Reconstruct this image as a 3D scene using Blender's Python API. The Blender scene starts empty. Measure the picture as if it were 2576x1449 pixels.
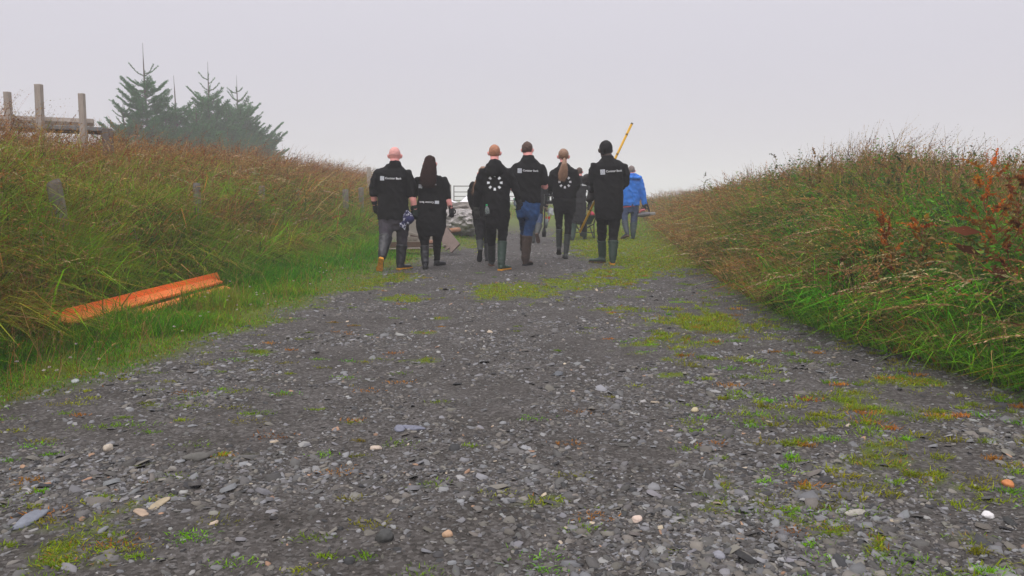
import bpy, bmesh, math, random
import numpy as np
from mathutils import Vector, Matrix, noise
from mathutils.bvhtree import BVHTree

# ------------------------------------------------------------------ camera, sky, sun, exposure
SC = bpy.context.scene
COL = SC.collection
PI = math.pi
F = 1932.0                       # focal length in 2576-wide picture units
PITCH = math.radians(7.15)
CAMZ = 1.2
cam_data = bpy.data.cameras.new("camera")
cam = bpy.data.objects.new("camera", cam_data)
COL.objects.link(cam)
cam.location = (0, 0, CAMZ)
cam.rotation_euler = (PI / 2 - PITCH, 0, 0)
cam_data.sensor_width = 36
cam_data.lens = 36 * F / 2576
cam_data.clip_start = 0.05
cam_data.clip_end = 3000
SC.camera = cam
SC.render.resolution_x, SC.render.resolution_y = 1024, 576

SUN_EL, SUN_ROT = math.radians(58), math.radians(215)
world = bpy.data.worlds.new("World")
SC.world = world
world.use_nodes = True
nt = world.node_tree
nt.nodes.clear()
N = nt.nodes.new
sky = N('ShaderNodeTexSky'); sky.sky_type = 'NISHITA'; sky.sun_disc = False
sky.sun_elevation = SUN_EL; sky.sun_rotation = SUN_ROT
bg1 = N('ShaderNodeBackground'); bg1.inputs['Strength'].default_value = 0.05
nt.links.new(sky.outputs['Color'], bg1.inputs['Color'])
# the cloud cover itself: an overcast dome, a little brighter and cooler overhead
tc = N('ShaderNodeTexCoord'); sep = N('ShaderNodeSeparateXYZ')
ramp = N('ShaderNodeValToRGB')
nt.links.new(tc.outputs['Generated'], sep.inputs[0]); nt.links.new(sep.outputs['Z'], ramp.inputs[0])
cr = ramp.color_ramp
cr.elements[0].position = 0.0; cr.elements[0].color = (0.62, 0.59, 0.63, 1)
cr.elements[1].position = 1.0; cr.elements[1].color = (1.9, 1.87, 1.95, 1)
e = cr.elements.new(0.16); e.color = (0.66, 0.635, 0.70, 1)
e = cr.elements.new(0.36); e.color = (0.76, 0.735, 0.81, 1)
bg2 = N('ShaderNodeBackground'); bg2.inputs['Strength'].default_value = 0.93
nt.links.new(ramp.outputs[0], bg2.inputs['Color'])
mx = N('ShaderNodeMixShader'); mx.inputs[0].default_value = 0.9
out = N('ShaderNodeOutputWorld')
nt.links.new(bg1.outputs[0], mx.inputs[1]); nt.links.new(bg2.outputs[0], mx.inputs[2])
nt.links.new(mx.outputs[0], out.inputs[0])

sd = bpy.data.lights.new("sun", 'SUN'); sd.energy = 1.4; sd.angle = math.radians(60)
sd.color = (1.0, 0.96, 0.9)
sun = bpy.data.objects.new("sun", sd); COL.objects.link(sun)
az = SUN_ROT
sdir = Vector((math.sin(az) * math.cos(SUN_EL), math.cos(az) * math.cos(SUN_EL), math.sin(SUN_EL)))
sun.rotation_euler = sdir.to_track_quat('Z', 'Y').to_euler()
sun.location = (0, 0, 30)
SC.view_settings.view_transform = 'Standard'
SC.view_settings.look = 'None'
SC.view_settings.exposure = 0.22
SC.view_settings.gamma = 1
HAZE_D = 0.0038
SC.cycles.max_bounces = 6
SC.cycles.diffuse_bounces = 3
SC.cycles.glossy_bounces = 2
SC.cycles.transmission_bounces = 4
SC.cycles.transparent_max_bounces = 6
SC.cycles.volume_bounces = 2

rng = np.random.default_rng(7)
random.seed(7)

# ------------------------------------------------------------------ picture <-> place
cp, sp_ = math.cos(PITCH), math.sin(PITCH)
def ray(u, v):
    a = (u - 1288) / F; b = (724.5 - v) / F
    return Vector((a, cp + b * sp_, -sp_ + b * cp))
def at(u, v, Y):
    d = ray(u, v)
    return Vector((0, 0, CAMZ)) + d * (Y / d.y)
def gnd(u, v, z=0.0):
    d = ray(u, v)
    return Vector((0, 0, CAMZ)) + d * ((z - CAMZ) / d.z)

# ------------------------------------------------------------------ tagging
def tag(o, label=None, cat=None, group=None, kind=None):
    if label: o['label'] = label
    if cat: o['category'] = cat
    if group: o['group'] = group
    if kind: o['kind'] = kind
    return o
def empty(name, loc, label, cat, group=None):
    o = bpy.data.objects.new(name, None); COL.objects.link(o)
    o.location = loc; o.empty_display_size = 0.1
    return tag(o, label, cat, group)

# ------------------------------------------------------------------ materials
def srgb(r, g, b):
    f = lambda c: ((c / 255) / 12.92) if c / 255 <= 0.04045 else (((c / 255) + 0.055) / 1.055) ** 2.4
    return (f(r), f(g), f(b), 1)
def mat(name, col, rough=0.8, var=0.0, scale=8.0, bump=0.0, bscale=40.0, metal=0.0, spec=0.3, col2=None, sheen=0.0, trans=0.0, stretch=(1, 1, 1), wet=False):
    m = bpy.data.materials.new(name); m.use_nodes = True
    t = m.node_tree; b = t.nodes['Principled BSDF']
    b.inputs['Roughness'].default_value = rough
    b.inputs['Metallic'].default_value = metal
    b.inputs['Specular IOR Level'].default_value = spec
    if sheen: b.inputs['Sheen Weight'].default_value = sheen; b.inputs['Sheen Roughness'].default_value = 0.5
    if trans: b.inputs['Transmission Weight'].default_value = trans
    col = tuple(col[:3])
    c2 = tuple(col2[:3]) if col2 else tuple(c * (1 - var) for c in col)
    c1 = col if col2 else tuple(min(1, c * (1 + var)) for c in col)
    tcn = t.nodes.new('ShaderNodeTexCoord'); mp = t.nodes.new('ShaderNodeMapping')
    mp.inputs['Scale'].default_value = stretch
    t.links.new(tcn.outputs['Object'], mp.inputs[0])
    n1 = t.nodes.new('ShaderNodeTexNoise'); n1.inputs['Scale'].default_value = scale; n1.inputs['Detail'].default_value = 6
    n1.inputs['Roughness'].default_value = 0.65
    t.links.new(mp.outputs[0], n1.inputs['Vector'])
    r = t.nodes.new('ShaderNodeValToRGB')
    r.color_ramp.elements[0].position = 0.32; r.color_ramp.elements[0].color = c2 + (1,)
    r.color_ramp.elements[1].position = 0.68; r.color_ramp.elements[1].color = c1 + (1,)
    t.links.new(n1.outputs['Fac'], r.inputs[0]); t.links.new(r.outputs[0], b.inputs['Base Color'])
    if bump:
        n2 = t.nodes.new('ShaderNodeTexNoise'); n2.inputs['Scale'].default_value = bscale; n2.inputs['Detail'].default_value = 4
        t.links.new(mp.outputs[0], n2.inputs['Vector'])
        bp = t.nodes.new('ShaderNodeBump'); bp.inputs['Strength'].default_value = min(1, bump); bp.inputs['Distance'].default_value = 0.01
        t.links.new(n2.outputs['Fac'], bp.inputs['Height']); t.links.new(bp.outputs[0], b.inputs['Normal'])
    return m
def mat_attr(name, rough=0.7, transl=0.35, spec=0.25, bump=0.0):
    """colour comes from the per-piece colour attribute (natural colour of each blade / chip; grass also carries painted highlight and shadow)"""
    m = bpy.data.materials.new(name); m.use_nodes = True
    t = m.node_tree; b = t.nodes['Principled BSDF']; o = t.nodes['Material Output']
    a = t.nodes.new('ShaderNodeAttribute'); a.attribute_name = 'tint'
    t.links.new(a.outputs['Color'], b.inputs['Base Color'])
    b.inputs['Roughness'].default_value = rough
    b.inputs['Specular IOR Level'].default_value = spec
    if transl:
        tr = t.nodes.new('ShaderNodeBsdfTranslucent'); mixs = t.nodes.new('ShaderNodeMixShader')
        mixs.inputs[0].default_value = transl
        t.links.new(a.outputs['Color'], tr.inputs['Color'])
        t.links.new(b.outputs[0], mixs.inputs[1]); t.links.new(tr.outputs[0], mixs.inputs[2])
        t.links.new(mixs.outputs[0], o.inputs['Surface'])
    if bump:
        n2 = t.nodes.new('ShaderNodeTexNoise'); n2.inputs['Scale'].default_value = 120; n2.inputs['Detail'].default_value = 3
        tcn = t.nodes.new('ShaderNodeTexCoord'); t.links.new(tcn.outputs['Object'], n2.inputs['Vector'])
        bp = t.nodes.new('ShaderNodeBump'); bp.inputs['Strength'].default_value = bump; bp.inputs['Distance'].default_value = 0.003
        t.links.new(n2.outputs['Fac'], bp.inputs['Height']); t.links.new(bp.outputs[0], b.inputs['Normal'])
    return m

# ------------------------------------------------------------------ big meshes straight from numpy arrays
def np_mesh(name, verts, faces, m, tint=None, smooth=False):
    """faces: (n,k) int array, one k for all; tint: (nverts,3)"""
    me = bpy.data.meshes.new(name)
    nv, (nf, k) = len(verts), faces.shape
    me.vertices.add(nv); me.vertices.foreach_set('co', np.ascontiguousarray(verts, np.float32).ravel())
    me.loops.add(nf * k); me.loops.foreach_set('vertex_index', faces.astype(np.int32).ravel())
    me.polygons.add(nf)
    me.polygons.foreach_set('loop_start', np.arange(0, nf * k, k, dtype=np.int32))
    me.polygons.foreach_set('loop_total', np.full(nf, k, np.int32))
    if smooth: me.polygons.foreach_set('use_smooth', np.ones(nf, bool))
    me.update(calc_edges=True)
    if tint is not None:
        ca = me.color_attributes.new('tint', 'FLOAT_COLOR', 'POINT')
        c = np.ones((nv, 4), np.float32); c[:, :3] = tint
        ca.data.foreach_set('color', c.ravel())
    me.materials.append(m)
    o = bpy.data.objects.new(name, me); COL.objects.link(o)
    return o

# ------------------------------------------------------------------ value noise for placement
_P = rng.random((256, 256))
def vnoise(x, y):
    xi = np.floor(x).astype(int); yi = np.floor(y).astype(int)
    fx = x - xi; fy = y - yi
    fx = fx * fx * (3 - 2 * fx); fy = fy * fy * (3 - 2 * fy)
    g = lambda a, b: _P[a % 256, b % 256]
    return (g(xi, yi) * (1 - fx) * (1 - fy) + g(xi + 1, yi) * fx * (1 - fy) + g(xi, yi + 1) * (1 - fx) * fy + g(xi + 1, yi + 1) * fx * fy)
def fbm(x, y, o=4):
    s = 0; a = 0.5; t = 0
    for i in range(o):
        s = s + a * vnoise(x * 2 ** i + 17.3 * i, y * 2 ** i + 5.1 * i); t += a; a *= 0.5
    return s / t
def sstep(a, b, x):
    t = np.clip((x - a) / (b - a), 0, 1); return t * t * (3 - 2 * t)

# ------------------------------------------------------------------ the lie of the land
def xl_road(y):    # left edge of the gravel
    return np.interp(y, [0, 4, 4.8, 5.8, 8, 10.6, 13.8, 20, 40], [-3.3, -2.8, -2.5, -2.25, -2.05, -1.9, -1.35, -.75, -.8])
def xl_bank(y):    # foot of the left bank
    return np.interp(y, [0, 8, 12, 16, 24, 40, 80], [-4.1, -4.1, -4.0, -3.9, -3.9, -4.5, -8])
def xr_bank(y):    # foot of the right bank
    return np.interp(y, [0, 4, 5, 6, 7.5, 10.5, 14, 20, 30, 60], [3.3, 3.25, 3.0, 2.75, 2.65, 2.85, 3.3, 4.0, 5.2, 9.0])
def height(x, y):
    x = np.asarray(x, float); y = np.asarray(y, float)
    z = 0.014 * (fbm(x * 1.3, y * 1.3, 3) - 0.5) * 2
    z = z + 0.17 * sstep(21, 42, y) - np.interp(y, [0, 52, 70, 350, 2000], [0, 0, .35, 8.8, 8.8])
    wheel = np.exp(-((x - 0.75) / 0.35) ** 2) + np.exp(-((x + 0.95) / 0.35) ** 2)
    z = z - 0.012 * wheel
    # left: verge, then the bank up to a crest, a gentle field behind it
    dl = xl_bank(y) - x
    z = z + 0.05 * sstep(0, 1.2, xl_road(y) - x)
    hl = np.interp(y, [0, 10, 22, 30, 45, 80], [1.40, 1.42, 1.5, 1.42, 1.2, 0.5])
    z = z + hl * (sstep(-0.15, 3.0, dl) * 0.60 + 0.40 * sstep(-0.1, 0.8, dl)) + 0.02 * np.maximum(dl - 3.2, 0) ** 0.5
    z = z + 0.16 * (fbm(x * 0.8 + 9, y * 0.8, 3) - 0.5) * sstep(0.2, 1.5, dl)
    # right: hummocky bank
    dr = x - xr_bank(y)
    hr = np.interp(y, [0, 5, 7, 10, 14, 18, 24, 32, 50], [.32, .40, .62, 1.02, 1.02, 0.82, 0.58, 0.45, 0.3])
    z = z + hr * (.75 * sstep(-0.1, 2.1, dr) + .25 * sstep(-.1, .7, dr)) + 0.36 * (fbm(x * 1.1 + 3, y * 1.1 + 8, 3) - 0.5) * sstep(0.3, 1.6, dr)
    return z

# blobs of moss and short grass on the road: (u, v, ru, rv, strength)
BLOBS = [(1290, 735, 130, 26, .88), (1470, 712, 170, 20, .72), (1600, 655, 120, 38, 1.0), (1560, 690, 120, 16, .8),
         (1010, 752, 70, 12, .8), (830, 715, 180, 26, .9), (1530, 775, 90, 12, .6), (1800, 815, 190, 32, .70),
         (1700, 780, 110, 10, .5), (650, 885, 55, 10, .6), (1080, 835, 60, 7, .5), (1050, 905, 90, 10, .5),
         (380, 1235, 190, 70, .54), (190, 1375, 200, 85, .57), (1210, 610, 60, 24, .7), (960, 700, 130, 20, .7), (560, 820, 160, 26, .7),
         (2150, 1040, 330, 90, .38), (2250, 1180, 330, 110, .37), (1900, 1260, 380, 120, .36), (1400, 1265, 200, 30, .55), (2200, 1350, 300, 60, .5),
         (1720, 900, 200, 16, .45), (1660, 940, 70, 8, .6), (880, 690, 160, 20, .7), (1120, 800, 60, 6, .5), (1700, 860, 220, 26, .5),
         (800, 640, 130, 40, .9), (1480, 560, 60, 22, .3), (420, 1160, 260, 30, .28), (2330, 960, 200, 22, .5), (700, 960, 300, 40, .25)]
BW = []
for (u, v, ru, rv, s) in BLOBS:
    c = gnd(u, v); r = gnd(u + ru, v); f = gnd(u, v - rv); n = gnd(u, v + rv)
    BW.append((c.x, (f.y + n.y) / 2, r.x - c.x, (f.y - n.y) / 2, s))
def veg(x, y):
    """0 = bare gravel, 1 = closed sward"""
    e = 0.30 * (fbm(x * 2.1, y * 2.1, 3) - 0.5) * 2
    v = sstep(0.0, 0.55, xl_road(y) - x + e + 0.1)
    v = np.maximum(v, sstep(-0.15, 0.25, x - xr_bank(y) + e))
    xr = np.interp(y, [0, 11, 12.2, 15, 22, 40], [9, 9, 1.9, 1.55, 1.4, 1.4])
    v = np.maximum(v, sstep(-.5, .35, x - xr + 2.2 * e) * (y > 11))
    v = np.maximum(v, sstep(21, 30, y) * 0.9)
    b = np.zeros_like(v)
    for (cx, cy, rx, ry, s) in BW:
        b = np.maximum(b, s * np.exp(-(((x - cx) / rx) ** 2 + ((y - cy) / ry) ** 2)))
    n = .55 * fbm(x * 5.5, y * 4.0, 3) + .45 * fbm(x * 17, y * 11, 2)
    b = sstep(0.52, 0.64, b * 0.54 + n * 0.62)
    return np.clip(np.maximum(v, b), 0, 1)

def grow(a, b, s0, far, k):
    out = [b]; s = s0
    while out[-1] < far: s *= k; out.append(out[-1] + s)
    return out
xs = np.arange(-5.0, 5.0, 0.06); xp = grow(0, xs[-1], .06, 1500, 1.07)
xs = np.concatenate([-np.array(xp[::-1]), xs[1:-1], np.array(xp)])
ys = np.arange(1.0, 16.0, 0.06); yp = grow(0, ys[-1], .06, 1600, 1.055)
ys = np.concatenate([np.linspace(-30, 0.9, 30), ys, np.array(yp[1:])])
X, Y = np.meshgrid(xs, ys)
Z = height(X, Y) + 0.006 * (fbm(X * 9, Y * 9, 2) - 0.5) * (np.abs(X) < 6)
nx, ny = len(xs), len(ys)
idx = np.arange(nx * ny).reshape(ny, nx)
faces = np.stack([idx[:-1, :-1], idx[:-1, 1:], idx[1:, 1:], idx[1:, :-1]], -1).reshape(-1, 4)
vg = veg(X, Y)

def ground_material():
    m = bpy.data.materials.new('ground'); m.use_nodes = True
    t = m.node_tree; b = t.nodes['Principled BSDF']; L = t.links.new
    b.inputs['Roughness'].default_value = 0.85; b.inputs['Specular IOR Level'].default_value = 0.2
    a = t.nodes.new('ShaderNodeAttribute'); a.attribute_name = 'tint'
    tcn = t.nodes.new('ShaderNodeTexCoord')
    def noise_(s, d=5, r=.6):
        n = t.nodes.new('ShaderNodeTexNoise'); n.inputs['Scale'].default_value = s; n.inputs['Detail'].default_value = d
        n.inputs['Roughness'].default_value = r; L(tcn.outputs['Object'], n.inputs['Vector']); return n
    def vor(s):
        n = t.nodes.new('ShaderNodeTexVoronoi'); n.inputs['Scale'].default_value = s
        L(tcn.outputs['Object'], n.inputs['Vector']); return n
    # gravel: brown fines, darkened for the shade between chips, with slate grit
    v1 = vor(70); n1 = noise_(3.0, 6)
    r1 = t.nodes.new('ShaderNodeValToRGB'); els = r1.color_ramp.elements
    els[0].position = 0; els[0].color = (.036, .033, .030, 1); els[1].position = 1; els[1].color = (.125, .118, .115, 1)
    x = els.new(.4); x.color = (.060, .054, .050, 1); x = els.new(.75); x.color = (.080, .074, .071, 1)
    sx = t.nodes.new('ShaderNodeSeparateColor'); L(v1.outputs['Color'], sx.inputs[0]); L(sx.outputs[0], r1.inputs[0])
    r2 = t.nodes.new('ShaderNodeValToRGB'); r2.color_ramp.elements[0].position = .35; r2.color_ramp.elements[0].color = (.75, .72, .68, 1)
    r2.color_ramp.elements[1].position = .65; r2.color_ramp.elements[1].color = (1.15, 1.13, 1.12, 1)
    L(n1.outputs['Fac'], r2.inputs[0])
    mu = t.nodes.new('ShaderNodeMix'); mu.data_type = 'RGBA'; mu.blend_type = 'MULTIPLY'; mu.inputs[0].default_value = 1
    L(r1.outputs[0], mu.inputs[6]); L(r2.outputs[0], mu.inputs[7])
    # sward soil / moss
    n3 = noise_(14, 6)
    r3 = t.nodes.new('ShaderNodeValToRGB'); r3.color_ramp.elements[0].position = .3; r3.color_ramp.elements[0].color = (.05, .065, .01, 1)
    r3.color_ramp.elements[1].position = .7; r3.color_ramp.elements[1].color = (.12, .16, .012, 1)
    L(n3.outputs['Fac'], r3.inputs[0])
    mm = t.nodes.new('ShaderNodeMix'); mm.data_type = 'RGBA'
    sp = t.nodes.new('ShaderNodeSeparateColor'); L(a.outputs['Color'], sp.inputs[0])
    L(sp.outputs[0], mm.inputs[0]); L(mu.outputs[2], mm.inputs[6]); L(r3.outputs[0], mm.inputs[7])
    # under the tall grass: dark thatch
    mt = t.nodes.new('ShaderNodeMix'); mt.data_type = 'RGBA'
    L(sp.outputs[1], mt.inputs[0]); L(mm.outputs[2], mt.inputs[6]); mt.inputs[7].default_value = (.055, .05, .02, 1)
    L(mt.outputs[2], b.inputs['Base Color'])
    bp = t.nodes.new('ShaderNodeBump'); bp.inputs['Strength'].default_value = .6; bp.inputs['Distance'].default_value = .012
    v2 = vor(55); n4 = noise_(160, 3)
    ad = t.nodes.new('ShaderNodeMath'); ad.operation = 'ADD'; L(v2.outputs['Distance'], ad.inputs[0]); L(n4.outputs['Fac'], ad.inputs[1])
    L(ad.outputs[0], bp.inputs['Height']); L(bp.outputs[0], b.inputs['Normal'])
    return m
tint = np.zeros((nx * ny, 3)); tint[:, 0] = vg.ravel()
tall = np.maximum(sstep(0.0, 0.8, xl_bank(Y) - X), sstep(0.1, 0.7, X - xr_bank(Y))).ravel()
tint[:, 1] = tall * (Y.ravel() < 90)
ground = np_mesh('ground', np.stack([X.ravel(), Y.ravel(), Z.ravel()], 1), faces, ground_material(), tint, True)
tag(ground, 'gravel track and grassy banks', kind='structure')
# ------------------------------------------------------------------ grass machinery
def curve_pts(p0, h, lean, bend, t):
    """p0 (n,3), h (n), lean (n,2) straight lean, bend (n,2) curling, t scalar or (n)"""
    t = np.asarray(t); nb_ = np.hypot(bend[:, 0], bend[:, 1])[:, None]; bend = bend * np.minimum(1, 1.15 / (nb_ + 1e-6))
    nl_ = np.hypot(lean[:, 0], lean[:, 1])[:, None]; lean = lean * np.minimum(1, .75 / (nl_ + 1e-6))
    if t.ndim == 0: t = np.full(len(p0), float(t))
    x = p0.copy()
    droop = np.hypot(bend[:, 0], bend[:, 1])
    x[:, :2] += lean * (h * t)[:, None] + bend * (h * t ** 2.2)[:, None]
    x[:, 2] += h * (t - 0.62 * np.clip(droop, 0, 1.7) * t ** 3.2)
    return x
def blades(p0, h, w, lean, bend, tint, levels=5, dim=0.75):
    n = len(p0); a = rng.random(n) * 2 * PI
    side = np.stack([np.cos(a), np.sin(a), np.zeros(n)], 1)
    V = np.zeros((n, levels * 2, 3)); T = np.zeros((n, levels * 2, 3))
    for i in range(levels):
        t = i / (levels - 1)
        c = curve_pts(p0, h, lean, bend, t)
        ww = (w * (1 - t ** 1.6) * 0.5 + 0.0004)[:, None] * side
        V[:, 2 * i] = c - ww; V[:, 2 * i + 1] = c + ww
        T[:, 2 * i] = T[:, 2 * i + 1] = tint
    base = (np.arange(n) * levels * 2)[:, None]
    Fc = np.concatenate([base + np.array([[2 * i, 2 * i + 1, 2 * i + 3, 2 * i + 2]]) for i in range(levels - 1)], 1).reshape(-1, 4)
    return V.reshape(-1, 3), Fc, T.reshape(-1, 3)
def flakes(c, d, L, w, tint):
    """small leaf-like quads (diamonds) at c pointing along d"""
    n = len(c); d = d / (np.linalg.norm(d, axis=1, keepdims=True) + 1e-9)
    r = rng.normal(size=(n, 3)); s = np.cross(d, r); s /= (np.linalg.norm(s, axis=1, keepdims=True) + 1e-9)
    L = L[:, None]; w = w[:, None]
    V = np.stack([c, c + d * L * .45 + s * w * .5, c + d * L, c + d * L * .45 - s * w * .5], 1)
    Fc = np.arange(n * 4).reshape(n, 4)
    return V.reshape(-1, 3), Fc, np.repeat(tint, 4, 0)
def merge(parts):
    vs, fs, ts = [], [], []; k = 0
    for v, f, t in parts:
        if len(v) == 0: continue
        vs.append(v); fs.append(f + k); ts.append(t); k += len(v)
    return np.concatenate(vs), np.concatenate(fs), np.concatenate(ts)
def pick(cols, probs, n, jitter=0.22):
    cols = np.array(cols); i = rng.choice(len(cols), n, p=np.array(probs) / sum(probs))
    c = cols[i] * (1 + jitter * rng.normal(size=(n, 1))) * (1 + 0.08 * rng.normal(size=(n, 3)))
    return np.clip(c, 0.004, 0.8)
G_BRIGHT = (.16, .36, .006); G_MID = (.12, .21, .012); G_OLIVE = (.20, .20, .014); G_DEEP = (.03, .085, .010)
G_YEL = (.34, .35, .012); STRAW = (.62, .40, .13); TAN = (.58, .29, .08); RUST = (.44, .14, .03); BROWN = (.14, .07, .035); PALE = (.7, .56, .32); ORANGE = (.68, .31, .035)
G_YEL = (.19, .21, .02); STRAW = (.36, .24, .09); TAN = (.30, .165, .065); RUST = (.24, .085, .025); BROWN = (.10, .055, .025); PALE = (.45, .36, .2); ORANGE = (.34, .15, .03)

def scatter(n, xf0, xf1, y0, y1, power):
    """y density ~ y^-power ; x uniform between the two functions of y"""
    u = rng.random(n); q = 1 - power
    y = (y0 ** q + u * (y1 ** q - y0 ** q)) ** (1 / q) if abs(q) > 1e-6 else y0 * (y1 / y0) ** u
    a, b = xf0(y), xf1(y)
    x = a + (b - a) * rng.random(n)
    return x, y
def heads(p0, h, lean, bend, n_fl, t0, size, spread, tint, wf=0.3):
    """seed heads: n_fl small flakes up the top of each stem"""
    ps = []; m = len(p0)
    for k in range(n_fl):
        t = t0 + (1.02 - t0) * (k + rng.random(m) * .8) / n_fl
        c = curve_pts(p0, h, lean, bend, t)
        c2 = curve_pts(p0, h, lean, bend, t + .04)
        taper = 1 - 0.55 * ((t - t0) / (1 - t0))
        d = (c2 - c); d /= np.linalg.norm(d, axis=1, keepdims=True)
        d = d + rng.normal(size=(m, 3)) * (spread * taper)[:, None]
        L = size * (0.6 + 0.8 * rng.random(m)) * taper
        ps.append(flakes(c, d, L, L * wf, tint * (1 + .2 * rng.normal(size=(m, 1)))))
    return ps

def sway(x, y, a=.35, s=1.4):
    return np.stack([fbm(x * s + 11, y * s, 2) - .5, fbm(x * s, y * s + 23, 2) - .5], 1) * 2 * a
def pickn(cols, x, y, s=1.7, off=0, mix=.28, jit=.30):
    """colour of each blade from a patchwork: neighbours share a hue, lightness jitter paints highlight and shadow on single blades"""
    v = fbm(x * s + off, y * s + off * .7, 3); r = np.argsort(np.argsort(v)) / len(v)
    r = np.clip(r + mix * rng.normal(size=len(v)) * .5, 0, .9999); C = np.array(cols); i = (r * len(C)).astype(int)
    return np.clip(C[i] * np.exp(jit * rng.normal(size=(len(v), 1))) * (1 + .04 * rng.normal(size=(len(v), 3))), .003, .8)  # lightness jitter puts highlights and shadows into the blade colours
def clumpsel(x, y, s, pd, k=.9):
    c = fbm(x * s + 50, y * s + 9, 2)
    return rng.random(len(x)) < np.clip(pd + k * 1.6 * (c - .5), .03, .92)
def shade_var(x, y, s=3.0, a=.8):
    return (1 + a * (fbm(x * s + 70, y * s + 33, 2) - .5) * 2)[:, None]
def tuss(x, y, s=2.3):
    return .62 + .95 * fbm(x * s + 2, y * s + 6, 3) ** 1.5 * 1.3
M_grass = mat_attr('grass_blades', .8, .36, .06)
M_seed = mat_attr('seed_heads', .9, .28, .04)

# things standing in the grass need it thinner just in front of them
def keep_out(x, y):
    k = np.ones(len(x), bool)
    # orange planks
    a = np.array([BP0.x, BP0.y]); b = np.array([BP1.x, BP1.y]); d = b - a; L = np.hypot(*d); d /= L
    s = (x - a[0]) * d[0] + (y - a[1]) * d[1]; q = (x - a[0]) * -d[1] + (y - a[1]) * d[0]
    k &= ~((s > .0) & (s < L) & (q > -.33) & (q < .26) | (s > -.3) & (s <= 0.05) & (q > -.45) & (q < .2))
    return k
BP0 = gnd(160, 826, .05); BP1 = gnd(545, 728, .05)

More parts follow.
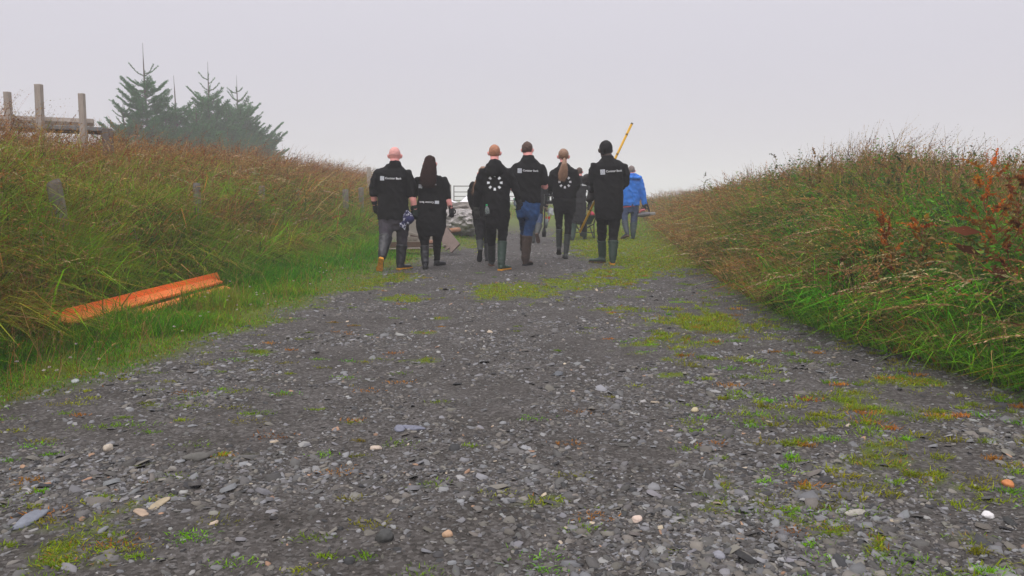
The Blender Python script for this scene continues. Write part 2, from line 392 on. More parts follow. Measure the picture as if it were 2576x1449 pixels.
# ---------------- left bank
def left_bank():
    parts = []
    f0 = lambda y: xl_bank(y) - 4.6 - y * .02; f1 = lambda y: xl_bank(y) + .42
    # leaves
    n = 105000
    x, y = scatter(n, f0, f1, 3.4, 60, 1.35)
    vis = x > -0.74 * y - 1.0
    x, y = x[vis], y[vis]; k = keep_out(x, y); x, y = x[k], y[k]; n = len(x)
    dl = xl_bank(y) - x
    zone = fbm(x * .55 + 4, y * .45, 3); z2 = fbm(x * 1.5, y * 1.1 + 7, 3)
    low = sstep(1.6, .2, dl)
    p = np.stack([x, y, height(x, y) - .02], 1)
    h = (.34 + .36 * rng.random(n)) * tuss(x, y) * (1 + .25 * low)
    far = np.clip(y / 9, 1, 3.5)
    w = (.009 + .016 * rng.random(n) ** 2.5) * far ** .8
    wind = np.array([.16, -.06])
    lean = wind + sway(x, y) + rng.normal(size=(n, 2)) * .26
    bend = np.array([.22, -.22]) + 1.2 * sway(x, y) + rng.normal(size=(n, 2)) * .75
    green = pickn([G_BRIGHT, G_YEL, G_MID, G_DEEP, G_MID, G_OLIVE, G_OLIVE], x, y, 1.6, 3)
    dry = pickn([ORANGE, TAN, STRAW, BROWN, ORANGE, TAN, RUST], x, y, 1.3, 9) * 1.12
    pd = np.clip(.34 + 1.3 * (zone - .5) + .38 * sstep(1.2, 3.0, dl) - .25 * sstep(1.1, 0, dl) - .18 * sstep(9, 6, y) * sstep(2.2, 1.2, dl) + .12 * sstep(10, 20, y), .08, .8)
    sel = clumpsel(x, y, 2.6, pd)[:, None]; green *= shade_var(x, y); dry *= shade_var(x, y, 4.0, .5)
    parts.append(blades(p, h, w, lean, bend, np.where(sel, dry, green), 5))
    # flowering stems
    n = 26000
    x, y = scatter(n, f0, f1, 3.6, 55, 1.25)
    vis = (x > -0.74 * y - 1.0) & keep_out(x, y); x, y = x[vis], y[vis]; n = len(x)
    dl = xl_bank(y) - x
    zone = fbm(x * .5 + 14, y * .4, 3)
    kp = rng.random(n) < np.clip(.25 + 1.6 * (zone - .35) + .35 * sstep(1.5, 3, dl) , .12, 1) * sstep(-.1, .5, dl + .1)
    x, y, dl = x[kp], y[kp], dl[kp]; n = len(x)
    p = np.stack([x, y, height(x, y)], 1); far = np.clip(y / 9, 1, 3.2)
    h = (.55 + .40 * rng.random(n)) * tuss(x, y, 1.9) * (1 - .15 * sstep(2.6, 3.6, dl) * (rng.random(n) < .7))
    lean = np.array([.12, -.06]) + sway(x, y) + rng.normal(size=(n, 2)) * .22
    bend = np.array([.35, -.12]) + rng.normal(size=(n, 2)) * .28
    sc = pick([TAN, RUST, STRAW, ORANGE, BROWN], [.34, .22, .16, .2, .08], n)
    parts.append(blades(p, h, .003 * far, lean, bend, sc * .8, 4))
    sc = sc * shade_var(x, y, 3, .4); hd = heads(p, h, lean, bend, 9, .70, .034 * far ** .5, np.full(n, .5), sc, .30)
    n = 1500
    x, y = scatter(n, lambda y: xl_bank(y) - 2.6, lambda y: xl_bank(y) + .1, 4.5, 20, 1.0); k = (x > -.72 * y - .5) & keep_out(x, y); x, y = x[k], y[k]; n = len(x)
    p = np.stack([x, y, height(x, y) + .12], 1); h = .55 + .35 * rng.random(n)
    lean = np.array([.05, -.12]) + rng.normal(size=(n, 2)) * .3; bend = np.array([.25, -.5]) + rng.normal(size=(n, 2)) * .4
    sc = pick([STRAW, PALE, TAN, RUST], [1, .4, .8, .6], n, .12); fr = np.clip(y / 8, 1, 2)
    parts.append(blades(p, h, .0045 * fr, lean, bend, sc * .8, 5))
    hd += heads(p, h, lean, bend, 16, .68, .036 * fr, np.full(n, .28), sc, .34)
    for (u, v, Y) in ((134, 452, 7.5), (494, 460, 10.9), (658, 467, 13.8), (748, 474, 16.4), (869, 476, 18.2)):
        q = at(u, v, Y); m = 3600 if Y < 8 else 1200; fr = Y / 8
        dd = np.array([-q.x, -Y]) / np.hypot(q.x, Y); tt_ = .10 + np.abs(rng.normal(size=m)) * .30; x = q.x + dd[0] * tt_ + rng.normal(size=m) * .16; y = Y + dd[1] * tt_ + rng.normal(size=m) * .12; p = np.stack([x, y, height(x, y)], 1)
        hh = (q.z - float(height(q.x, Y))) ; h = (hh * .92 if Y < 12 else hh * .8) * (.6 + .5 * rng.random(m))
        parts.append(blades(p, h, (.007 + .008 * rng.random(m)) * fr, rng.normal(size=(m, 2)) * .22, rng.normal(size=(m, 2)) * .4, pick([G_BRIGHT, G_MID, G_OLIVE, TAN], [1, .8, .8, .3], m), 5))
    # broad leaves, the light they catch put into their pale green colour
    n = 5000
    x, y = scatter(n, lambda y: xl_bank(y) - 2.2, lambda y: xl_bank(y) + .1, 4.2, 16, 1.3); k = (x > -.72 * y - .5) & keep_out(x, y); x, y = x[k], y[k]; n = len(x)
    p = np.stack([x, y, height(x, y) + .05], 1)
    parts.append(blades(p, .5 + .3 * rng.random(n), .012 + .008 * rng.random(n), rng.normal(size=(n, 2)) * .4, rng.normal(size=(n, 2)) * .6, pick([(.22, .40, .02), (.30, .42, .04), G_YEL], [1, .6, .6], n), 5))
    return parts, hd
lb, lh = left_bank()
v, f, t = merge(lb); o = np_mesh('long_grass', v, f, M_grass, t)
tag(o, 'long green and russet grass covering the left bank', 'grass', kind='stuff')
v, f, t = merge(lh); o = np_mesh('seed_heads', v, f, M_seed, t)
tag(o, 'russet and tan grass seed heads nodding all over the left bank', 'grass', kind='stuff')

# ---------------- tall stems on the left skyline
def crest(n, xf, y0, y1, hh, cols, fl, lean0, size=.03):
    y = y0 + (y1 - y0) * rng.random(n); x = xf(y) + rng.normal(size=n) * .35
    p = np.stack([x, y, height(x, y)], 1); far = np.clip(y / 8, 1, 4)
    h = hh * (.65 + .5 * rng.random(n))
    lean = lean0 + rng.normal(size=(n, 2)) * .12; bend = lean0 * 1.6 + rng.normal(size=(n, 2)) * .22
    sc = pick(cols, [1] * len(cols), n)
    a = [blades(p, h, .0028 * far, lean, bend, sc, 5)]
    b = heads(p, h, lean, bend, fl, .70, size * far ** .4, np.full(n, .22), sc, .26)
    return a, b
pa, pb = [], []
for (n, y0, y1, hh) in ((330, 7.5, 14, .95), (330, 14, 26, .85), (520, 24, 50, .95)):
    a, b = crest(n, lambda y: xl_bank(y) - 3.0, y0, y1, hh, [BROWN, TAN, (.16, .08, .05), STRAW], 12, np.array([.10, 0.]))
    pa += a; pb += b
v, f, t = merge(pa + pb); o = np_mesh('tall_grass', v, f, M_seed, t)
tag(o, 'thin dark flowering grass stems standing up along the left skyline', 'grass', kind='stuff')

# ---------------- verge: short vivid grass between track and left bank, and far grass behind the people
def verge():
    parts = []
    n = 120000
    x, y = scatter(n, lambda y: xl_bank(y) - .3, lambda y: xl_road(y) + .35, 2.6, 30, 1.5)
    k = (rng.random(n) < veg(x, y) ** 1.2) & (x > -.74 * y - .6) & keep_out(x, y); x, y = x[k], y[k]; n = len(x)
    d = np.clip((xl_road(y) - x) / 1.7, 0, 1); far = np.clip(y / 7, 1, 4)
    tuft = fbm(x * 2.2, y * 2.2, 3)
    h = (.03 + .30 * sstep(.25, 1.0, d + .8 * (tuft - .5))) * (.6 + .7 * rng.random(n))
    p = np.stack([x, y, height(x, y) - .004], 1)
    lean = rng.normal(size=(n, 2)) * .35; bend = np.array([.12, -.1]) + rng.normal(size=(n, 2)) * .4
    z = fbm(x * 1.2 + 5, y * 1.2, 3)
    g = pickn([(.06, .22, .005), (.10, .29, .006), (.06, .17, .006), G_MID, (.07, .24, .005), G_BRIGHT, G_YEL], x, y, 2.0, 23)
    yl = pick([G_YEL, G_OLIVE, ORANGE, STRAW, G_MID], [.45, .2, .1, .1, .15], n)
    sel = rng.random(n) < np.clip(.75 - 1.7 * d + 1.4 * (z - .5), .03, .9)
    parts.append(blades(p, h, (.0036 + .003 * rng.random(n)) * far, lean, bend, np.where(sel[:, None], yl, g), 4))
    # odd seed stems in the verge
    n = 900
    x, y = scatter(n, lambda y: xl_bank(y), lambda y: xl_road(y) - .3, 3.5, 16, 1.3)
    k = keep_out(x, y); x, y = x[k], y[k]; n = len(x)
    p = np.stack([x, y, height(x, y)], 1); h = .22 + .25 * rng.random(n)
    lean = np.array([.1, 0]) + rng.normal(size=(n, 2)) * .2; bend = rng.normal(size=(n, 2)) * .35
    sc = pick([STRAW, TAN, G_OLIVE, RUST], [1, 1, 1, .6], n)
    parts.append(blades(p, h, np.full(n, .003), lean, bend, sc, 4))
    parts += heads(p, h, lean, bend, 8, .76, .018, np.full(n, .4), sc)
    return parts
v, f, t = merge(verge()); o = np_mesh('verge_grass', v, f, M_grass, t)
tag(o, 'short vivid green grass verge between the track and left bank', 'grass', kind='stuff')

# ---------------- clover flowers in the verge
def clover():
    n = 70; x, y = scatter(n, lambda y: xl_bank(y) + .5, lambda y: xl_road(y) - .25, 3.6, 12, 1.0)
    ps = []
    for k in range(16):
        c = np.stack([x, y, height(x, y) + .09 + .03 * np.sin(x * 50)], 1); d = rng.normal(size=(n, 3)); d[:, 2] = np.abs(d[:, 2])
        ps.append(flakes(c, d, np.full(n, .014), np.full(n, .007), pick([(.6, .55, .5), (.5, .32, .36)], [.7, .3], n)))
    return ps
v, f, t = merge(clover()); o = np_mesh('clover_flowers', v, f, M_seed, t)
tag(o, 'tiny white and pinkish clover heads dotted through the left verge', 'flowers', kind='stuff')

# ---------------- moss and tufts on the track
def tufts():
    parts = []
    n = 90000
    x, y = scatter(n, lambda y: xl_road(y) - .05, lambda y: xr_bank(y) + .15, 1.9, 24, 1.7)
    vv = veg(x, y)
    k = rng.random(n) < vv * .9 ; x, y = x[k], y[k]
    # each seat a cushion of several blades
    m = 5; x = np.repeat(x, m) + rng.normal(size=len(x) * m) * .016; y = np.repeat(y, m) + rng.normal(size=len(y) * m) * .016
    n = len(x); far = np.clip(y / 5, 1, 3.5)
    h = (.008 + .016 * rng.random(n)) * (1 + .45 * (y > 6)) * (1 + (x > 1.2) * .5)
    p = np.stack([x, y, height(x, y) - .003], 1)
    lean = rng.normal(size=(n, 2)) * .9; bend = rng.normal(size=(n, 2)) * .5
    z = np.repeat(rng.random(n // m), m)
    g = pick([(.30, .34, .01), (.22, .29, .01), G_OLIVE, G_MID, (.18, .30, .012)], [.3, .25, .18, .12, .15], n, .15)
    o_ = pick([ORANGE, STRAW, G_OLIVE], [.4, .2, .4], n, .15)
    parts.append(blades(p, h, (.0032 + .002 * rng.random(n)) * far, lean, bend, np.where((z < .16)[:, None], o_, g), 3))
    # distinct little tufts
    c = 1000; x0, y0 = scatter(c, lambda y: xl_road(y), lambda y: xr_bank(y), 1.9, 12, 1.7)
    kk = rng.random(c) < .25 + .75 * (x0 > .9) + .5 * (x0 < -1.3); x0, y0 = x0[kk], y0[kk]; c = len(x0)
    m = 60; r = np.repeat(.012 + .03 * rng.random(c), m)
    x = np.repeat(x0, m) + rng.normal(size=c * m) * r * 1.3; y = np.repeat(y0, m) + rng.normal(size=c * m) * r * .7; n = len(x)
    p = np.stack([x, y, height(x, y) - .003], 1)
    col = np.repeat(pick([(.17, .27, .01), (.26, .30, .01), G_OLIVE, (.40, .17, .02), G_BRIGHT], [.3, .2, .2, .15, .15], c, .15), m, 0) * (1 + .15 * rng.normal(size=(n, 1)))
    lean = np.stack([(x - np.repeat(x0, m)) / .05, (y - np.repeat(y0, m)) / .05], 1) * .5 + rng.normal(size=(n, 2)) * .4
    parts.append(blades(p, (.008 + .016 * rng.random(n)) * (1 + .7 * (x > 1.2)), .0035 + .002 * rng.random(n), lean, rng.normal(size=(n, 2)) * .5, np.clip(col, .01, .6), 3))
    return parts
v, f, t = merge(tufts()); o = np_mesh('moss_and_tufts', v, f, M_grass, t)
tag(o, 'low yellow-green moss and grass tufts growing through the gravel track', 'grass', kind='stuff')

# ---------------- right bank
def right_bank():
    parts, hd, lv = [], [], []
    f0 = lambda y: xr_bank(y) - .03; f1 = lambda y: xr_bank(y) + 3.4 + y * .05
    def seen(x, y): return x < .74 * y + 1.3
    n = 100000
    x, y = scatter(n, f0, f1, 2.9, 40, 1.6); k = seen(x, y); x, y = x[k], y[k]; n = len(x)
    dr = x - xr_bank(y)
    zone = fbm(x * .7 + 40, y * .5, 3)
    p = np.stack([x, y, height(x, y) - .02], 1); far = np.clip(y / 8, 1, 3.5)
    h = (.30 + .36 * rng.random(n)) * tuss(x, y, 2.0) * (.55 + .45 * sstep(-.1, .6, dr))
    lean = np.array([-.22, -.05]) * (1 - .6 * sstep(.8, 2, dr))[:, None] + sway(x, y, .4) + rng.normal(size=(n, 2)) * .28
    bend = np.array([-.26, -.16]) * (1 - .9 * sstep(.7, 2, dr))[:, None] + rng.normal(size=(n, 2)) * .7
    near = sstep(11, 6, y)
    green = pickn([(.09, .28, .010), G_BRIGHT, G_MID, G_DEEP, G_DEEP, G_MID, G_OLIVE], x, y, 1.6, 13)
    dry = pickn([TAN, STRAW, ORANGE, BROWN, TAN, ORANGE], x, y, 1.3, 19) * 1.12
    pd = np.clip(.52 - .44 * near + 1.3 * (zone - .5), .05, .8)
    green *= shade_var(x, y, 2.5); parts.append(blades(p, h, (.008 + .015 * rng.random(n) ** 2.5) * far ** .8, lean * 1.1, bend, np.where(clumpsel(x, y, 2.4, pd)[:, None], dry, green), 5))
    # seed stems drooping over the track
    n = 24000
    x, y = scatter(n, f0, f1, 3.0, 45, 1.45); k = seen(x, y); x, y = x[k], y[k]; n = len(x)
    dr = x - xr_bank(y); zone = fbm(x * .6 + 31, y * .45 + 3, 3); near = sstep(10, 5.5, y)
    kp = rng.random(n) < np.clip(.72 - .5 * near + 1.5 * (zone - .5) + .25 * sstep(1.2, 2.2, dr), .08, 1); x, y, dr = x[kp], y[kp], dr[kp]; n = len(x)
    p = np.stack([x, y, height(x, y)], 1); far = np.clip(y / 8, 1, 3.2)
    h = (.55 + .40 * rng.random(n)) * (.75 + .25 * sstep(-.1, .5, dr))
    up = sstep(1.0, 2.2, dr)[:, None]
    lean = np.array([-.25, -.08]) * (1 - up) + np.array([.05, 0]) * up + sway(x, y, .55) + rng.normal(size=(n, 2)) * .24
    bend = np.array([-.42, -.22]) * (1 - up) + np.array([.18, 0]) * up + rng.normal(size=(n, 2)) * .28
    sc = pick([TAN, STRAW, ORANGE, RUST, (.22, .14, .08)], [.34, .22, .18, .1, .16], n)
    parts.append(blades(p, h, .003 * far, lean, bend, sc * .85, 5))
    sc = sc * shade_var(x, y, 3, .4); hd += heads(p, h, lean, bend, 11, .70, .034 * far ** .5, np.full(n, .42), sc, .30)
    n = 9000
    x, y = scatter(n, lambda y: xr_bank(y) + .0, lambda y: xr_bank(y) + 1.9, 3.0, 9, 1.3); lush = fbm(x * 1.1 + 60, y * 1.1, 2)
    k = seen(x, y) & (rng.random(n) < sstep(.38, .62, lush)); x, y = x[k], y[k]; n = len(x)
    p = np.stack([x, y, height(x, y) + .05], 1)
    parts.append(blades(p, .42 + .30 * rng.random(n), .010 + .012 * rng.random(n), np.array([-.12, -.1]) + rng.normal(size=(n, 2)) * .3, np.array([-.3, -.2]) + rng.normal(size=(n, 2)) * .7, pickn([(.07, .32, .005), (.12, .42, .01), (.20, .42, .02), (.06, .24, .006)], x, y, 2, 41, .5, .3), 5))
    # long arching stems hanging over the edge of the track
    n = 420
    x, y = scatter(n, lambda y: xr_bank(y) - .02, lambda y: xr_bank(y) + 1.3, 3.0, 13, 1.1); k = seen(x, y); x, y = x[k], y[k]; n = len(x)
    p = np.stack([x, y, height(x, y) + .08], 1); h = .55 + .35 * rng.random(n)
    lean = np.array([-.3, -.12]) + rng.normal(size=(n, 2)) * .25; bend = np.array([-.75, -.35]) + rng.normal(size=(n, 2)) * .3
    sc = pick([STRAW, (.55, .42, .22), TAN], [1, .4, 1], n, .12) * .8
    parts.append(blades(p, h, np.full(n, .0045), lean, bend, sc * .8, 5))
    hd += heads(p, h, lean, bend, 26, .66, .040, np.full(n, .22), sc, .34)
    # broad leaved weeds: nettles, thistles, willowherb
    c = 2300
    x0, y0 = scatter(c, lambda y: xr_bank(y) + .25, f1, 3.2, 34, 1.45); k = seen(x0, y0); x0, y0 = x0[k], y0[k]; c = len(x0)
    hgt = .5 + .45 * rng.random(c); cl = pick([(.07, .17, .02), (.10, .24, .02), (.05, .11, .03), (.16, .20, .03)], [1, 1, .7, .5], c, .15)
    P = np.stack([x0, y0, height(x0, y0)], 1); ln = rng.normal(size=(c, 2)) * .14; bn = rng.normal(size=(c, 2)) * .14
    fr = np.clip(y0 / 9, 1, 2.5)
    parts.append(blades(P, hgt, .006 * fr, ln, bn, cl * .8, 4))
    for kx in range(22):
        tt = .25 + .75 * (kx + rng.random(c)) / 22
        q = curve_pts(P, hgt, ln, bn, tt); a = rng.random(c) * 2 * PI
        d = np.stack([np.cos(a), np.sin(a), .35 * rng.normal(size=c)], 1)
        L = (.10 * (1.15 - tt) + .02) * (.7 + .6 * rng.random(c)) * fr ** .5
        lv.append(flakes(q, d, L, L * .42, cl * (1 + .2 * rng.normal(size=(c, 1)))))
    return parts, hd, lv
rb, rh, rl = right_bank()
v, f, t = merge(rb); o = np_mesh('rough_grass', v, f, M_grass, t)
tag(o, 'lush green and straw coloured grass covering the right bank', 'grass', kind='stuff')
v, f, t = merge(rh); o = np_mesh('drooping_seed_heads', v, f, M_seed, t)
tag(o, 'tan drooping grass seed heads over the right bank and track edge', 'grass', kind='stuff')
v, f, t = merge(rl); o = np_mesh('weeds', v, f, M_grass, t)
tag(o, 'leafy green nettles and weeds mixed through the right bank grass', 'weeds', kind='stuff')
def clumps(cs, hh, cols):
    A_, B_ = [], []
    for (cx, cy, m, r) in cs:
        x = cx + rng.normal(size=m) * r; y = cy + rng.normal(size=m) * r * 1.3; p = np.stack([x, y, height(x, y)], 1); fr = np.clip(cy / 8, 1, 3)
        h = hh * (.6 + .55 * rng.random(m)) * (.75 + .5 * rng.random()); ld = rng.normal(size=2) * .08
        lean = ld + (np.stack([x - cx, y - cy], 1)) * .35 + rng.normal(size=(m, 2)) * .10; bend = ld * 2 + rng.normal(size=(m, 2)) * .22
        sc = pick(cols, [1] * len(cols), m)
        A_.append(blades(p, h, np.full(m, .003 * fr), lean, bend, sc * .9, 5)); B_ += heads(p, h, lean, bend, 12, .68, .030 * fr ** .5, np.full(m, .26), sc, .28)
        gb = rng.integers(0, m, m // 2)
        A_.append(blades(p[gb], h[gb] * .75, .007 * fr * np.ones(len(gb)), lean[gb], rng.normal(size=(len(gb), 2)) * .6, pick([G_MID, G_OLIVE, TAN], [1, 1, .6], len(gb)), 5))
    return A_ + B_
cl_ = []
for i in range(34):
    y = 5 + 20 * rng.random() ** 1.3; cl_.append((float(xr_bank(y)) + 1.5 + 1.0 * rng.random(), y, 26, .13))
crs = clumps(cl_, .95, [BROWN, TAN, (.20, .11, .06), STRAW])
v, f, t = merge(crs); o = np_mesh('grass_clumps', v, f, M_seed, t)
tag(o, 'ragged taller clumps of flowering grass along the top of the right bank', 'grass', kind='stuff')
cl_ = []
for i in range(46):
    y = 8 + 34 * rng.random() ** 1.2; cl_.append((float(xl_bank(y)) - 2.5 - 1.0 * rng.random(), y, 24, .16))
for i in range(10):
    y = 9.0 + 3.0 * rng.random(); cl_.append((-7.4 + 1.3 * rng.random(), y, 26, .16))
crs = clumps(cl_, .85, [BROWN, TAN, ORANGE, STRAW])
v, f, t = merge(crs); o = np_mesh('crest_grass_clumps', v, f, M_seed, t)
tag(o, 'ragged taller clumps of flowering grass along the top of the left bank', 'grass', kind='stuff')
pa = []
for (n, y0, y1, hh) in ((260, 4.2, 8, 1.0), (620, 8, 13, 1.05), (420, 12, 22, .85), (300, 20, 40, .8)):
    a, b = crest(n, lambda y: xr_bank(y) + 1.9, y0, y1, hh, [BROWN, TAN, (.14, .08, .055), STRAW], 13, np.array([.10, 0.]))
    pa += a + b
v, f, t = merge(pa); o = np_mesh('skyline_grass', v, f, M_seed, t)
tag(o, 'tall thin flowering grass stems along the right skyline', 'grass', kind='stuff')

# ---------------- grass around and beyond the gate
def far_grass():
    n = 60000
    x, y = scatter(n, lambda y: -.25 * y - 4, lambda y: .3 * y + 3, 21, 66, 1.5)
    k = (rng.random(n) < np.clip(np.maximum(sstep(.2, 1.2, np.abs(x - .4) - 1.3), sstep(30, 36, y)), .0, 1)); x, y = x[k], y[k]; n = len(x)
    h = (.10 + .5 * rng.random(n) * sstep(24, 40, y)) ; p = np.stack([x, y, height(x, y)], 1)
    g = pick([G_BRIGHT, G_MID, G_OLIVE, G_YEL, TAN, STRAW], [.25, .2, .2, .15, .12, .08], n)
    return [blades(p, h, .012 * np.clip(y / 20, 1, 4), rng.normal(size=(n, 2)) * .3, rng.normal(size=(n, 2)) * .3, g, 3)]
v, f, t = merge(far_grass()); o = np_mesh('meadow_grass', v, f, M_grass, t)
tag(o, 'rough meadow grass in the mist around and beyond the gate', 'grass', kind='stuff')

# ---------------- individual plants that stand out
def plant_mesh(parts): 
    return merge(parts)
def dock(u, v, Y, hgt, label, leanx=0.0, cols=((.52, .13, .015), (.42, .17, .02), (.30, .08, .012), (.22, .15, .02)), nb=9, name='dock_plant', cat='dock plant', grp='rusty dock plants on the right bank', dens=46):
    """branched spike crusted with rusty seeds; u,v = picture place of its head's middle"""
    c = at(u, v, Y); gz = float(height(c.x, c.y)); base = Vector((c.x - leanx * .4, c.y, gz))
    H = (c.z - gz) + hgt * .5
    root = empty(name, base, label, cat, grp)
    n = int(nb * 1.7); p0 = np.zeros((n, 3)); p0[:, 2] = H * np.linspace(.28, .80, n); p0[0, 2] = 0
    p0[:, 0] = leanx * np.linspace(0, .45, n)
    h = np.full(n, hgt * .48) * (.6 + .7 * rng.random(n)); h[0] = H
    a = rng.random(n) * 2 * PI; sp = .5 + .3 * rng.random(n); sp[0] = .02
    lean = np.stack([np.cos(a) * sp + leanx, np.sin(a) * sp], 1); bend = rng.normal(size=(n, 2)) * .35
    cc = pick(cols, [1] * len(cols), n, .1)
    vs, fs, ts = merge([blades(p0, h, np.full(n, .009), lean, bend, np.tile(np.array((.16, .07, .03)), (n, 1)), 5)])
    stm = (vs, fs, ts)
    t0 = .35
    ps = heads(p0, h, lean, bend, int(dens * 1.0), t0, .034, np.full(n, 1.0), cc, .6)
    vs, fs, ts = merge([stm] + ps); s = np_mesh('flower_stem', vs, fs, M_seed, ts); s.parent = root
    m = 9; pl = np.zeros((m, 3)); a = rng.random(m) * 2 * PI
    L = .16 + .1 * rng.random(m); d = np.stack([np.cos(a), np.sin(a), .5 * rng.random(m)], 1); pl[:, 2] = H * .15 + H * .35 * rng.random(m)
    vs, fs, ts = flakes(pl, d, L, L * .3, pick([(.07, .15, .02), (.2, .07, .03)], [.7, .3], m)); s = np_mesh('leaves', vs, fs, M_grass, ts); s.parent = root
    return root
dock(2225, 560, 6.3, .38, 'bright rust dock plant leaning left halfway up the right bank', -.5, nb=12)
dock(2320, 570, 6.2, .36, 'dull orange dock plant close beside the bright leaning one', -.1, nb=9)
dock(2490, 430, 5.7, .50, 'tallest rust-red dock plant against the sky near the right edge', 0.05, nb=10)
dock(2515, 520, 5.4, .40, 'orange-brown dock plant just below the tallest rusty one', .1, nb=9, cols=((.34, .13, .02), (.22, .10, .02)))
dock(2570, 450, 5.2, .50, 'dark rust dock plant cut by the right edge of the picture', .05, nb=9, cols=((.22, .07, .02), (.16, .05, .015)))
dock(2110, 655, 6.8, .26, 'small olive-orange dock plant low on the right bank front', .0, nb=9, cols=((.30, .12, .02), (.2, .12, .02)))
dock(2060, 395, 9.6, .40, 'slim olive-brown dock plant on the peak of the right bank', .0, nb=6, cols=((.2, .12, .03), (.13, .1, .03)))
GRP_N = 'dark leafy spikes on the right skyline'
for (u, v, Y, hh, lb_) in ((1953, 400, 13.0, .36, 'slim dark leafy spike alone left of the right bank peak'),
                          (1770, 440, 18.5, .4, 'pair-topped brown leafy spike on the misty end of the right bank'),
                          (2275, 420, 8.6, .34, 'broad dark green leafy spike on the right skyline'),
                          (2240, 400, 9.0, .3, 'pale green leafy spike beside the broad dark green one')):
    dock(u, v, Y, hh, lb_, .0, ((.04, .07, .03), (.06, .09, .035), (.07, .06, .03)), 3, 'nettle_plant', 'nettle plant', GRP_N, 30)
dock(870, 485, 19.5, .5, 'orange dock plant by a fence post at the misty left bank foot', .0, nb=8, grp='rusty docks by the left fence')
# ------------------------------------------------------------------ slate chips on the track
def chip_template(k):
    r = np.random.default_rng(100 + k); m = r.integers(5, 8)
    a = np.sort(r.random(m)) * .5 + np.arange(m) * 2 * PI / m
    rad = .75 + .5 * r.random(m)
    top = np.stack([np.cos(a) * rad * .8, np.sin(a) * rad * .8, np.full(m, .5) + .25 * r.normal(size=m)], 1)
    bot = np.stack([np.cos(a) * rad, np.sin(a) * rad, np.full(m, -.35)], 1)
    V = np.concatenate([top, bot, [[0, 0, .62]]])
    tr = []
    for i in range(m):
        j = (i + 1) % m
        tr += [(i, j, 2 * m), (i, m + i, m + j), (i, m + j, j)]
    return V, np.array(tr)
TEMPL = [chip_template(k) for k in range(10)]
CH = [(.070, .065, .061), (.098, .093, .090), (.138, .136, .140), (.185, .184, .192), (.118, .107, .094), (.160, .146, .128), (.24, .235, .23), (.28, .17, .11), (.40, .33, .25), (.042, .041, .042)]
CPB = [.20, .20, .16, .10, .13, .09, .04, .006, .003, .12]
def chips(x, y, s, flat, tint, lift=0.25):
    n = len(x); which = rng.integers(0, len(TEMPL), n); out = []
    z = height(x, y)
    for k, (V, T) in enumerate(TEMPL):
        i = np.where(which == k)[0]; m = len(i)
        if not m: continue
        a = rng.random(m) * 2 * PI; ca, sa = np.cos(a), np.sin(a)
        asp = .42 + .5 * rng.random(m)
        L = V[None] * np.stack([s[i], s[i] * asp, s[i] * flat[i]], 1)[:, None]
        tx, ty = rng.normal(size=m) * .24, rng.normal(size=m) * .24
        zz = L[..., 2] + L[..., 0] * tx[:, None] + L[..., 1] * ty[:, None]
        xx = L[..., 0] * ca[:, None] - L[..., 1] * sa[:, None]; yy = L[..., 0] * sa[:, None] + L[..., 1] * ca[:, None]
        P = np.stack([xx + x[i][:, None], yy + y[i][:, None], zz + (z[i] + s[i] * flat[i] * lift)[:, None]], -1)
        F_ = (T[None] + (np.arange(m) * len(V))[:, None, None]).reshape(-1, 3)
        out.append((P.reshape(-1, 3), F_, np.repeat(tint[i], len(V), 0)))
    return out
def pickst(n):
    C = np.array(CH); i = rng.choice(len(CH), n, p=np.array(CPB) / sum(CPB))
    return np.clip(C[i] * (1 + .14 * rng.normal(size=(n, 1))) * (1 + .012 * rng.normal(size=(n, 3))), .01, .6)
def gravel():
    out = []
    for (n, s0, s1, y0, y1, pw) in ((70000, .004, .008, 1.7, 9, 1.9), (60000, .008, .015, 1.7, 17, 1.6), (20000, .014, .026, 1.7, 24, 1.5), (2000, .025, .045, 1.7, 24, 1.4)):
        x, y = scatter(n, lambda y: np.maximum(xl_road(y) - .35, -.8 * y - .4), lambda y: np.minimum(xr_bank(y) + .25, .8 * y + .4), y0, y1, pw)
        vv = veg(x, y); k = rng.random(n) > vv * .8
        dens = fbm(x * 1.6 + 3, y * 1.6, 3); k &= rng.random(n) < np.clip(.2 + 2.4 * (dens - .35), .10, 1)
        x, y = x[k], y[k]; n = len(x)
        s = s0 + (s1 - s0) * rng.random(n) ** 1.6
        fl = .2 + .25 * rng.random(n)
        out += chips(x, y, s, fl, pickst(n))
    return out
M_stone = mat_attr('slate_chips', .6, 0, .2, .25)
v, f, t = merge(gravel()); o = np_mesh('gravel', v, f, M_stone, t)
tag(o, 'grey slate gravel and chips strewn over the track', 'gravel', kind='stuff')

def stone(u, v, r, col, label, flat=.55, asp=1.0, seed=0):
    p = gnd(u, v); bm = bmesh.new(); bmesh.ops.create_icosphere(bm, subdivisions=3, radius=1)
    for w in bm.verts:
        c = w.co.copy(); k = 1 + .28 * noise.noise(c * 1.1 + Vector((seed * 3.1, 0, 0))) + .1 * noise.noise(c * 3 + Vector((0, seed, 0)))
        w.co = Vector((c.x * k * r * asp, c.y * k * r * .8, max(c.z, -.4) * k * r * flat))
    me = bpy.data.meshes.new('stone'); bm.to_mesh(me); bm.free()
    for q in me.polygons: q.use_smooth = True
    me.materials.append(mat('stone_' + str(seed), col, .6, .18, 30, .5, 60))
    o = bpy.data.objects.new('stone', me); COL.objects.link(o)
    o.location = (p.x, p.y, float(height(p.x, p.y)) + r * flat * .25); o.rotation_euler = (0, 0, seed)
    tag(o, label, 'stone', 'larger stones lying on the track')
stone(2485, 1297, .026, (.62, .60, .60), 'bright white rounded stone at the lower right', seed=1)
stone(272, 1130, .027, (.42, .36, .29), 'cream blocky stone on the left of the track', .8, seed=2)
stone(945, 1128, .024, (.45, .37, .30), 'cream stone left of centre near the pair of long blue slates', .5, 1.2, seed=3)
